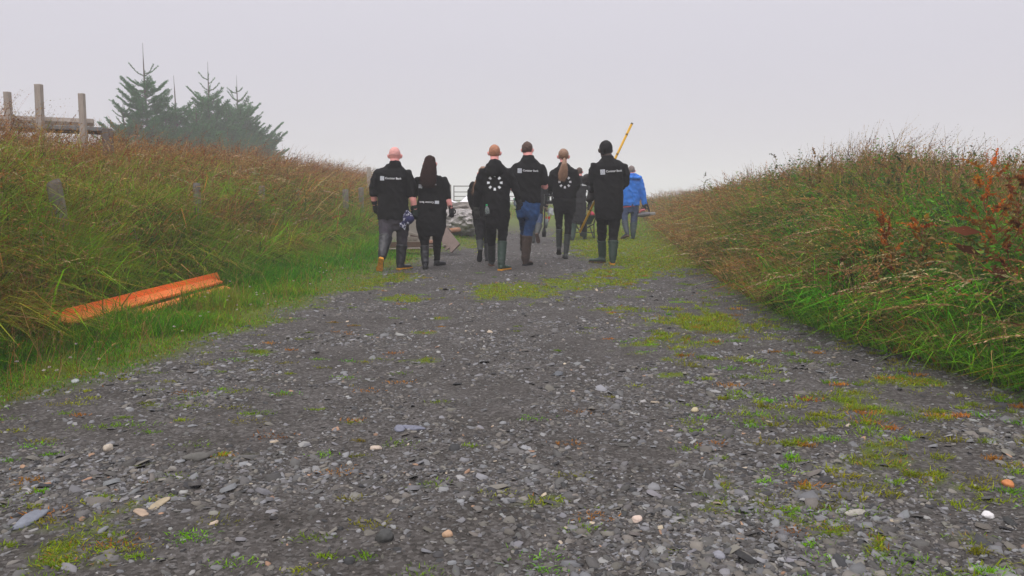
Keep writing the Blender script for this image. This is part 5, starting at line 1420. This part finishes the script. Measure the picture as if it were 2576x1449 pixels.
for xx in (394, 425, 456): b.box(W8(xx, 928, .635), 8 * k2, .02, 108 * k2)
b.box(W8(425, 982, .76), 70 * k2, .25, .02)
b.build('slats', M_tub, r, flat=True)
# chainsaw
c10 = cast[10]; S = lambda x, y, d=0: c10.P(x, y, d)
r = thing('chainsaw', S(690, 940), 'chainsaw with red cover hanging from the blue jacketed man\'s right hand', 'chainsaw')
M_bar2 = mat('steel_bar', (.30, .30, .30), metal=.4, rough=.45, var=.15)
b = MB(); b.tube([S(625, 925), S(650, 918), S(690, 915), S(735, 912)], [16 * c10.k, 25 * c10.k, 26 * c10.k, 20 * c10.k], 14, ry=[.08, .10, .10, .07], ref=(0, 0, 1)); b.build('engine_housing', mat('grey_housing', (.14, .13, .14), rough=.5, var=.2), r, .01, 2)
b = MB(); b.tube([S(640, 898, -.06), S(662, 876, -.06), S(690, 872, -.06)], [.02, .035, .03], 12); b.build('cover', mat('dull_red_cover', (.45, .10, .12), rough=.45, var=.1), r, .008, 3)
b = MB(); b.tube([S(726, 918), S(795, 906)], [17 * c10.k, 13 * c10.k], 12, ry=[.006, .006], ref=(0, 0, 1)); b.build('guide_bar', M_bar2, r)
b = MB(); b.tube([S(648, 895), S(662, 858), S(700, 848), S(722, 862), S(742, 900)], .013, 8); b.tube([S(622, 930), S(620, 908), S(640, 890), S(660, 892)], .015, 8); b.build('handle', M_iron, r)
b = MB(); b.tube([S(690, 735, .06), S(712, 800, .05), S(738, 882, .05)], [.02, .026, .018], 8); b.build('hand_guard', M_iron, r)
# ------------------------------------------------------------------ fence posts, planks, wood pile, gate, trees
def wood(name, c1_, c2_, s=1.0, rough=.8): return mat(name, c1_, rough, col2=c2_, scale=6 * s, bump=.5, bscale=50, stretch=(6, 6, 1))
M_post = wood('weathered_post', (.22, .19, .17), (.11, .095, .085))
M_pale = wood('pale_post', (.42, .36, .31), (.30, .26, .23))
def post(u, vtop, Y, w, label, below=.3, tilt=(0, 0), m=None, rnd=True, group='old posts along the left bank foot', hcut=0):
    t = at(u, vtop, Y); gz = float(height(t.x, t.y)); p = MB(); base = Vector((t.x - tilt[0], t.y - tilt[1], gz - .1))
    q = w / 2; d = (t - base).normalized(); s1 = Vector((1, 0, 0)); s2 = Vector((0, 1, 0)); R = []
    for i, k in enumerate((0, .2, .45, .7, .97, 1.0)):
        c = base.lerp(t, k); kk = .82 if k == 1.0 else 1; n = 14 if rnd else 4; ring = []
        for j in range(n):
            a = 2 * PI * (j + .5) / n; rr = q * kk * (1 if rnd else 1.35) * (1 + .07 * noise.noise(Vector((math.cos(a), math.sin(a), k * 4 + u))))
            ring.append(c + s1 * math.cos(a) * rr + s2 * math.sin(a) * rr + Vector((0, 0, hcut * math.cos(a) if k > .9 else 0)))
        R.append(ring)
    p.rings(R)
    o = p.build('fence_post', m or M_post)
    bb = Vector((base.x, base.y, gz))
    for v_ in o.data.vertices: v_.co -= bb
    o.location = bb; o.data.polygons.foreach_set('use_smooth', [False] * len(o.data.polygons))
    tag(o, label, 'fence post', group); return o
post(134, 456, 7.5, .13, 'thick stubby round post with a pale sawn top, nearest on the left bank', tilt=(-.12, 0), m=wood('sawn_post', (.20, .17, .14), (.12, .10, .085)), hcut=.025)
post(494, 460, 10.9, .10, 'weathered round post half sunk in grass above the orange planks')
post(658, 467, 13.8, .11, 'second weathered post beyond the orange planks, dark and leaning slightly', tilt=(.02, 0))
post(748, 474, 16.4, .10, 'thin post almost lost in tall grass, between the leaning post and the rusty dock')
post(869, 476, 18.2, .12, 'square topped post beside the rusty dock plant at the misty bank foot', rnd=False)
post(908, 471, 20.6, .12, 'farthest misty post just left of the bald man', rnd=False)
post(928, 420, 26, .13, 'pale misty post on the skyline left of the bald man\'s head', m=M_pale, rnd=False)
# fence at upper left, one thing
fr_ = thing('fence', at(100, 330, 12.5), 'pale timber fence with three tall posts on top of the left bank', 'fence')
YF = 12.0
for (ua, ub, va, wd, tl) in ((18, 28, 231, .085, .06), (97, 104, 212, .095, .10), (205, 212, 235, .082, .04)):
    b = MB(); top = at(ua, va, YF); x1 = at(ub, 400, YF).x; q = wd / 2
    R = []
    for (c, h_) in ((Vector((x1, YF, top.z - 1.35)), 0), (top, 1)):
        R.append([c + Vector((-q, -q * .9, 0)), c + Vector((q, -q * .9, .0)), c + Vector((q, q * .9, 0)), c + Vector((-q, q * .9, 0))])
    b.rings(R); b.build('post', M_pale, fr_, flat=True, bevel=.006)
b = MB(); a_ = at(-60, 297, YF + .12); c_ = at(236, 309, YF + .12); b.tube([a_, c_], [.02, .02], 4, ry=[.06, .06], ref=(0, 1, 0), round_=False); b.build('rail', M_pale, fr_, flat=True)
b = MB(); a_ = at(-60, 317, YF + .4); c_ = at(262, 330, YF + .4); b.tube([a_, c_], [.05, .05], 4, ry=[.06, .06], ref=(0, 1, 0), round_=False); b.build('rail', wood('grey_rail', (.12, .115, .11), (.07, .07, .07)), fr_, flat=True)
tg = at(262, 330, YF + .3); b = MB(); b.box(tg + Vector((.05, 0, -.45)), .12, .12, .98); b.build('end_post', M_post, fr_, flat=True, bevel=.006)

# orange planks
M_or = mat('orange_paint', (.98, .12, .004), .6, col2=(.95, .19, .02), scale=7.0, bump=.35, bscale=40, stretch=(3, .5, 3))
M_or2 = mat('orange_bare_wood', (.88, .25, .07), .7, col2=(.88, .18, .03), scale=4, bump=.4, bscale=50)
def plank(A, B, w, th, m, label, name='plank', tiltv=None):
    d = (B - A); L = d.length; d.normalize(); sd = Vector((0, 0, 1)).cross(d).normalized()
    up = d.cross(sd)
    if tiltv: R_ = Matrix.Rotation(tiltv, 3, d); sd = R_ @ sd; up = R_ @ up
    M = Matrix((d, sd, up)).transposed(); b = MB(); n = 10
    R = []
    for i in range(n + 1):
        c = Vector((-L / 2 + L * i / n, 0, 0)) ; j = .003 * noise.noise(Vector((i * .7, w * 30, L)))
        R.append([M @ (c + Vector((0, y_ * w / 2, z_ * th / 2 + j))) for y_, z_ in ((-1, -1), (1, -1), (1, 1), (-1, 1))])
    b.rings(R); o = b.build(name, m, flat=True, bevel=.004); o.location = (A + B) / 2
    return tag(o, label, 'plank', 'orange painted planks stacked on the left verge')
la, lbb = gnd(165, 812, .22), gnd(568, 704, .22); dv = (lbb - la).normalized(); sv = Vector((0, 0, 1)).cross(dv).normalized()
zz = lambda p, z: Vector((p.x, p.y, z))
gA, gB = gnd(205, 812, .10), gnd(548, 720, .10)
gl = float(height(gA.x, gA.y)); gr = float(height(gB.x, gB.y)); g0 = max(gl, gr)
plank(zz(gA + sv * .085, g0 + .125) - dv * .62, zz(gB + sv * .085, g0 + .140) + dv * .20, .10, .035, M_or, 'bright orange plank standing on edge along the back of the stack', tiltv=1.2)
plank(zz(gA + sv * .01, g0 + .100) - dv * .28, zz(gB + sv * .01, g0 + .112), .145, .026, M_or2, 'peach coloured bare plank lying flat in the middle of the orange stack', tiltv=.22)
plank(zz(gA + sv * .03, g0 + .045) - dv * .15, zz(gB + sv * .03, g0 + .055) - dv * .10, .15, .05, wood('plank_gap_shade', (.16, .045, .015), (.09, .025, .01)), 'dark brown strip added under the peach plank for the shaded gap in the orange stack')  # dark strip added to stand for the shaded gap between planks
plank(zz(gA - sv * .155, g0 + .035) + dv * .40, zz(gB - sv * .155, g0 + .040) - dv * .10, .10, .035, mat('orange_paint_low', (.90, .20, .02), .6, col2=(.8, .26, .07), scale=4), 'low orange plank lying in grass in front of the stack', tiltv=.25)

# wood pile and rubble behind the two on the left
YW = 14.6
def lumber(x0, y0, x1, y1, w, th, m, label, Ya=YW, Yb=None, name='board', cat='board', grp='loose boards in the wood pile', roll=0.0, crop=(1460, 820, 8.05)):
    ox, oy, s_ = crop
    A = at((ox + x0 / s_) / 1.4907, (oy + y0 / s_) / 1.4907, Ya); B = at((ox + x1 / s_) / 1.4907, (oy + y1 / s_) / 1.4907, Yb or Ya)
    d = B - A; L = d.length; d.normalize(); sd = Vector((0, -1, 0)); sd = (sd - d * sd.dot(d)).normalized(); up = d.cross(sd)
    R_ = Matrix.Rotation(roll, 3, d); sd = R_ @ sd; up = R_ @ up
    M = Matrix((d, sd, up)).transposed(); b = MB(); b.box((0, 0, 0), L, th, w, M); o = b.build(name, m, flat=True, bevel=.003); o.location = (A + B) / 2
    return tag(o, label, cat, grp)
M_bw = wood('grey_brown_board', (.17, .125, .10), (.11, .08, .065)); M_bp = wood('pinkish_board', (.21, .155, .135), (.15, .11, .095))
M_bl = wood('light_wood', (.30, .26, .22), (.20, .17, .145)); M_bt = wood('brown_board', (.12, .075, .05), (.08, .05, .037))
lumber(-60, 790, 1400, 770, .105, .05, M_bt, 'long brown board on edge along the bottom of the wood pile')
lumber(-80, 908, 1420, 878, .016, .22, M_bl, 'thin pale sheet edge under the long brown board')
lumber(560, 420, 870, 510, .042, .05, M_bl, 'pale batten slanting down to the right on the wood pile', 14.8)
lumber(540, 570, 860, 600, .05, .05, M_bl, 'pale batten lying level just under the slanting one', 14.8)
lumber(560, 640, 690, 640, .03, .06, M_bl, 'short pale block on the left of the brown board', 14.9, name='wood_block', cat='wood block')
lumber(740, 652, 835, 655, .03, .06, M_bl, 'short square block just under the level batten', 14.9, name='wood_block', cat='wood block')
lumber(640, 500, 900, 560, .05, .05, M_bt, 'dark brown batten between the two pale ones', 14.95)
lumber(1560, 340, 2010, 900, .235, .03, M_bp, 'widest pinkish grey board leaning down to the gravel, beside the dark haired woman\'s leg', 15.1, 14.55)
lumber(1590, 560, 1760, 930, .09, .02, M_bw, 'narrow brown board leaning under the widest one', 15.0, 14.6)
lumber(1640, 270, 1830, 430, .10, .03, M_bw, 'dark short board at the upper end of the leaning boards', 15.15)
lumber(1700, 330, 1930, 620, .05, .02, M_bl, 'pale strip leaning behind the widest board', 15.2, 15.0)
lumber(1590, 830, 1700, 800, .03, .10, M_bl, 'small white offcut by the foot of the leaning boards', 14.7, name='wood_block', cat='wood block')
lumber(1778, 200, 1778, 300, .03, .03, M_bl, 'small upright white peg behind the leaning boards', 15.3, name='wood_block', cat='wood block')
lumber(1210, 685, 1310, 685, .05, .08, mat('salmon_block', (.42, .22, .16), .7, var=.1), 'salmon coloured block end seen between the dark haired woman\'s legs', 14.5, name='wood_block', cat='wood block')
lumber(1200, 800, 1310, 798, .02, .08, M_bl, 'pale block end under the salmon one', 14.5, name='wood_block', cat='wood block')
def at5(x, y, Y): return at((1460 + x / 8.05) / 1.4907, (820 + y / 8.05) / 1.4907, Y)
# log end
o_ = MB(); cc = at5(1885, 355, 15.4); o_.tube([cc + Vector((-.03, -.1, 0)), cc + Vector((.12, .35, 0))], [.13 * .35, .12 * .35], 18, ry=[.05, .05], round_=False)
o = o_.build('log', mat('cut_log', (.36, .18, .10), .75, var=.12)); tag(o, 'orange sawn log end lying behind the leaning boards', 'log')
# tall sheet/crate behind the pile
def rock(c, rx, ry, rz, m, label, name='boulder', cat='boulder', seed=0, jag=.5, grp='pale rubble boulders', flat_=True):
    b = MB(); bm = bmesh.new(); bmesh.ops.create_icosphere(bm, subdivisions=4, radius=1)
    vs = []
    for v_ in bm.verts:
        d = v_.co; k = 1 + jag * .5 * noise.noise(d * 1.3 + Vector((seed, 0, 0))) + jag * .25 * noise.noise(d * 4 + Vector((0, seed, 0))) + jag * .12 * noise.noise(d * 9)
        v_.co = Vector((d.x * rx * k, d.y * ry * k, d.z * rz * k))
    me = bpy.data.meshes.new(name); bm.to_mesh(me); bm.free(); me.materials.append(m)
    o = bpy.data.objects.new(name, me); COL.objects.link(o); o.location = c; return tag(o, label, cat, grp)
M_rub = mat('pale_rubble', (.45, .42, .41), .8, col2=(.20, .185, .175), scale=5, bump=.8, bscale=14)
M_slab = mat('pale_panel', (.28, .25, .215), .8, col2=(.19, .165, .145), scale=3)
b = MB(); b.box((0, 0, 0), .95, .10, .62); o = b.build('wall_panel', M_slab, flat=True, bevel=.006); o.location = at5(640, 420, 15.6); o.rotation_euler = (-.12, .05, .08)
tag(o, 'pale weathered panel standing behind the wood pile between the first two people', 'panel')
def at7(x, y, Y): return at((1640 + x / 4.832) / 1.4907, (660 + y / 4.832) / 1.4907, Y)
rock(at7(400, 810, 21), .58, .5, .36, M_rub, 'large jagged pale boulder to the right of the dark haired woman', seed=2, jag=1.1)
rock(at7(520, 800, 20), .30, .3, .22, M_rub, 'smaller pale boulder in front of the jagged large one', seed=5, jag=1.1)
rock(at7(230, 860, 20.5), .5, .4, .34, M_rub, 'low pale boulder beside the dark haired woman\'s glove', seed=9, jag=1.1)
rock(at7(380, 640, 22), .95, .5, .26, mat('brown_rubble', (.26, .23, .21), .85, col2=(.15, .135, .12), scale=4, bump=.8, bscale=12), 'long brownish slab of rubble lying on top of the boulders', seed=12, jag=.9)
# white sheeting draped between heaps
b = MB(); prof = [(150, 480, 60), (245, 425, 70), (300, 460, 60), (400, 475, 50), (450, 440, 80), (520, 370, 130), (600, 310, 190), (720, 280, 220), (860, 270, 230)]
YB = 23.5; top, bot = [], []
R = []
for i, (x, y, h_) in enumerate(prof):
    t_ = at7(x, y, YB); h2 = h_ / 4.832 / (F * 1.4907) * YB
    ring = []
    for q in range(7):
        a = q / 6; ring.append(t_ + Vector((0, -.25 * math.sin(a * PI / 2) - .05 * noise.noise(Vector((i * .9, a * 3, 0))), -h2 * a)))
    for q in range(6, -1, -1):
        a = q / 6; ring.append(t_ + Vector((0, .22 + .02 * a, -h2 * a - .02)))
    R.append(ring)
b.rings(R); o = b.build('white_sheeting', mat('white_sheet', (.80, .79, .82), .55, var=.05, scale=4)); tag(o, 'white plastic sheeting draped over the rubble heap below the gate', 'sheeting')
# gate
YG = 46.0; GS = 1.15
gt = thing('gate', at(1142, 530, YG), 'pale galvanised field gate standing in the mist behind the group', 'gate')
M_gate = mat('galvanised_gate', (.26, .25, .25), rough=.5, metal=.2, var=.1)
gx0, gx1 = at(1142, 500, YG).x, at(1520, 500, YG).x; zt_ = at(1142, 468, YG).z; zb_ = float(height(0, YG)) + .12
for i, z in enumerate(zt_ - q * GS for q in (0, .30, .53, .74, .93, 1.1)):
    b = MB(); b.tube([Vector((gx0, YG, z)), Vector((gx1, YG, z))], .03 if i else .036, 8); b.build('rail', M_gate, gt)
for x in (gx0, (gx0 * 2 + gx1) / 3, (gx0 + gx1 * 2) / 3, gx1):
    b = MB(); b.tube([Vector((x, YG - (.0 if x in (gx0, gx1) else .03), zt_ - 1.12 * GS)), Vector((x, YG - (.0 if x in (gx0, gx1) else .03), zt_ + .02))], .034, 8); b.build('stile', M_gate, gt)
for x, nm in ((gx0 - .25, 'left'), (gx1 + .25, 'right')):
    gz = float(height(x, YG)); b = MB(); b.box((0, 0, .65), .18, .18, 1.5); o = b.build('gate_post', M_post, flat=True, bevel=.01); o.location = (x, YG, gz)
    tag(o, 'timber gate post at the %s end of the misty field gate' % nm, 'gate post', 'gate posts')

# ------------------------------------------------------------------ spruces
M_bark = mat('spruce_bark', (.10, .075, .06), .9, var=.3, scale=30)
M_need = mat_attr('spruce_needles', .75, .25, .08)
def spruce(u, vtop, vbase, Y, spread, label, seed, bare=.22, side_bias=0.0, dens=1.0, lead=True):
    rs = np.random.default_rng(seed); T = at(u, vtop, Y); B = at(u, vbase, Y); gz = float(height(B.x, B.y)) ; B.z = min(gz, B.z) if gz < B.z + .5 else B.z
    B.z = gz; H = T.z - B.z; spread *= .80; kk_ = Y / 22; root = thing('spruce_tree', B, label, 'tree', 'young spruces on the left bank')
    b = MB(); pts = [B + Vector((0, 0, -.1))] + [B + Vector((.025 * math.sin(q * 5 + seed), .02 * math.cos(q * 4 + seed), H * q)) for q in (.25, .5, .7, .85, .93, 1.0)]
    rr = [.075, .06, .045, .030, .018, .009, .006]; b.tube(pts, [r_ * H / 5.0 for r_ in rr[:4]] + [.03, .014, .008], 10); b.build('trunk', M_bark, root)
    tw0, tw1, lenw = [], [], []; br = MB()
    z = .06; 
    while z < (1 - bare) :
        top = z > .66
        nb = int(rs.integers(5, 8)) if not top else int(rs.integers(3, 5))
        L = 1.0 * spread * (1 - z) ** .68 * H * (.8 + .4 * rs.random())
        a0 = rs.random() * 6.3
        for i in range(nb):
            a = a0 + i * 2 * PI / nb + rs.normal() * .2; l = L * (.7 + .5 * rs.random()) * (1 + side_bias * math.cos(a))
            rise = .25 + .45 * z + rs.normal() * .08
            p0 = B + Vector((0, 0, H * (z + rs.normal() * .008))); d = Vector((math.cos(a), math.sin(a), rise * .55))
            p1 = p0 + d * l * .5 + Vector((0, 0, -.02 * l)); p2 = p0 + Vector((math.cos(a) * l, math.sin(a) * l, l * (rise * .7 + .22)))
            br.tube([p0, p1, p2], [.012 * kk_, .008 * kk_, .004 * kk_], 5)
            # needle brush on the branch and its side shoots
            def add(a_, b_): tw0.append(a_); tw1.append(b_)
            def q_(t): return p0.lerp(p1, t * 2) if t < .5 else p1.lerp(p2, t * 2 - 1)
            st = .22 if not top else .0
            segs = 5
            for j in range(segs): add(q_(st + (1 - st) * j / segs), q_(st + (1 - st) * (j + 1) / segs))
            ns = max(2, int(l / (.052 * kk_) * dens)) if z < .74 else 0
            for j in range(ns):
                t = st + (1 - st) * (j + .5) / ns; pp = q_(t); ll = (.34 * l * (1.12 - t) + .07) * (.7 + .5 * rs.random())
                for sgn in (-1, 1):
                    if rs.random() < .12: continue
                    aa = a + sgn * (.75 + .2 * rs.random()); dd = Vector((math.cos(aa), math.sin(aa), .18 + .22 * rs.random() + .25 * z)); e = pp + dd * ll
                    e.z += .10 * ll; add(pp, pp.lerp(e, .5)); add(pp.lerp(e, .5), e)
                    if ll > .2 * kk_:
                        for s2 in (-1, 1):
                            a3 = aa + s2 * .7; m_ = pp.lerp(e, .55); e3 = m_ + Vector((math.cos(a3), math.sin(a3), .25)) * ll * .45; add(m_, e3)
        z += (.036 + .014 * rs.random()) * (1.7 if top else 1)
    # short side shoots low on the leader
    if True:
        br.build('branches', M_bark, root)
    A = np.array([p[:] for p in tw0]); Bq = np.array([p[:] for p in tw1]); D = Bq - A; Ln = np.linalg.norm(D, axis=1)
    cnt = np.maximum(6, (Ln * 260 / kk_).astype(int)); idx_ = np.repeat(np.arange(len(A)), cnt); n = len(idx_)
    t = rs.random(n)[:, None]; P0 = A[idx_] + D[idx_] * t; dn = D[idx_] / (Ln[idx_][:, None] + 1e-6)
    v_ = rs.normal(size=(n, 3)); v_ -= dn * (v_ * dn).sum(1, keepdims=True); v_ /= np.linalg.norm(v_, axis=1, keepdims=True)
    dirn = v_ + dn * 1.3 + np.array([0, 0, .15]); L_ = (.040 + .016 * rs.random(n)) * kk_
    cols = np.array([(.05, .17, .05), (.07, .22, .065), (.035, .12, .04), (.10, .26, .07)])[rs.integers(0, 4, n)] * (1 + .15 * rs.normal(size=(n, 1)))
    V, F_, T_ = flakes(P0 - np.array(B[:]), dirn, L_, np.full(n, .011 * kk_), np.clip(cols, .01, .3))
    o = np_mesh('needles', V, F_, M_need, T_); o.parent = root
    return root
spruce(375, 108, 385, 43.2, .34, 'tallest spruce, leftmost of the clump, with a long bare leader', 1, 0.15)
spruce(533, 155, 400, 49.5, .37, 'bushy spruce in the middle of the clump', 2, 0.12, dens=1.1)
spruce(603, 190, 410, 53.6, .40, 'misty spruce at the right end of the clump', 3, 0.12, dens=1.1)
spruce(447, 190, 395, 45.4, .38, 'low spruce with a forked bare leader between the two tallest', 4, 0.3)
spruce(648, 300, 420, 55.6, .42, 'low wide spruce bough spreading right out of the clump', 5, .05, side_bias=.2)
spruce(318, 262, 392, 42.2, .55, 'small spruce low in the grass at the left foot of the tallest one', 6, .08)
spruce(500, 262, 400, 46.4, .60, 'short dense spruce in front of the bushy middle one', 7, .06)
spruce(575, 275, 408, 50.5, .62, 'short dense spruce in front of the misty right one', 8, .06)

spruce(420, 285, 395, 44.0, .62, 'short bushy spruce filling the gap right of the tallest one', 9, .06, dens=1.2)
spruce(628, 262, 412, 54.5, .60, 'short dense spruce right of the misty one, at the clump edge', 10, .06, dens=1.2)

# ------------------------------------------------------------------ the mist itself
hb = bpy.data.meshes.new('haze'); bm = bmesh.new(); bmesh.ops.create_cube(bm, size=1); bm.to_mesh(hb); bm.free()
hz_ = bpy.data.objects.new('haze', hb); COL.objects.link(hz_)
HAZE_TOP, HAZE_BOT = 15.0, -10.0
hz_.scale = (3400, 3400, HAZE_TOP - HAZE_BOT); hz_.location = (0, 60, (HAZE_TOP + HAZE_BOT) / 2)
tag(hz_, 'even pale mist over the whole hillside', 'mist', kind='stuff'); 
hm = bpy.data.materials.new('haze'); hm.use_nodes = True; t = hm.node_tree; t.nodes.clear()
pv = t.nodes.new('ShaderNodeVolumePrincipled'); pv.inputs['Color'].default_value = (.97, .965, .99, 1); pv.inputs['Density'].default_value = HAZE_D; pv.inputs['Anisotropy'].default_value = 0.0
oo = t.nodes.new('ShaderNodeOutputMaterial'); t.links.new(pv.outputs[0], oo.inputs['Volume']); hb.materials.append(hm)
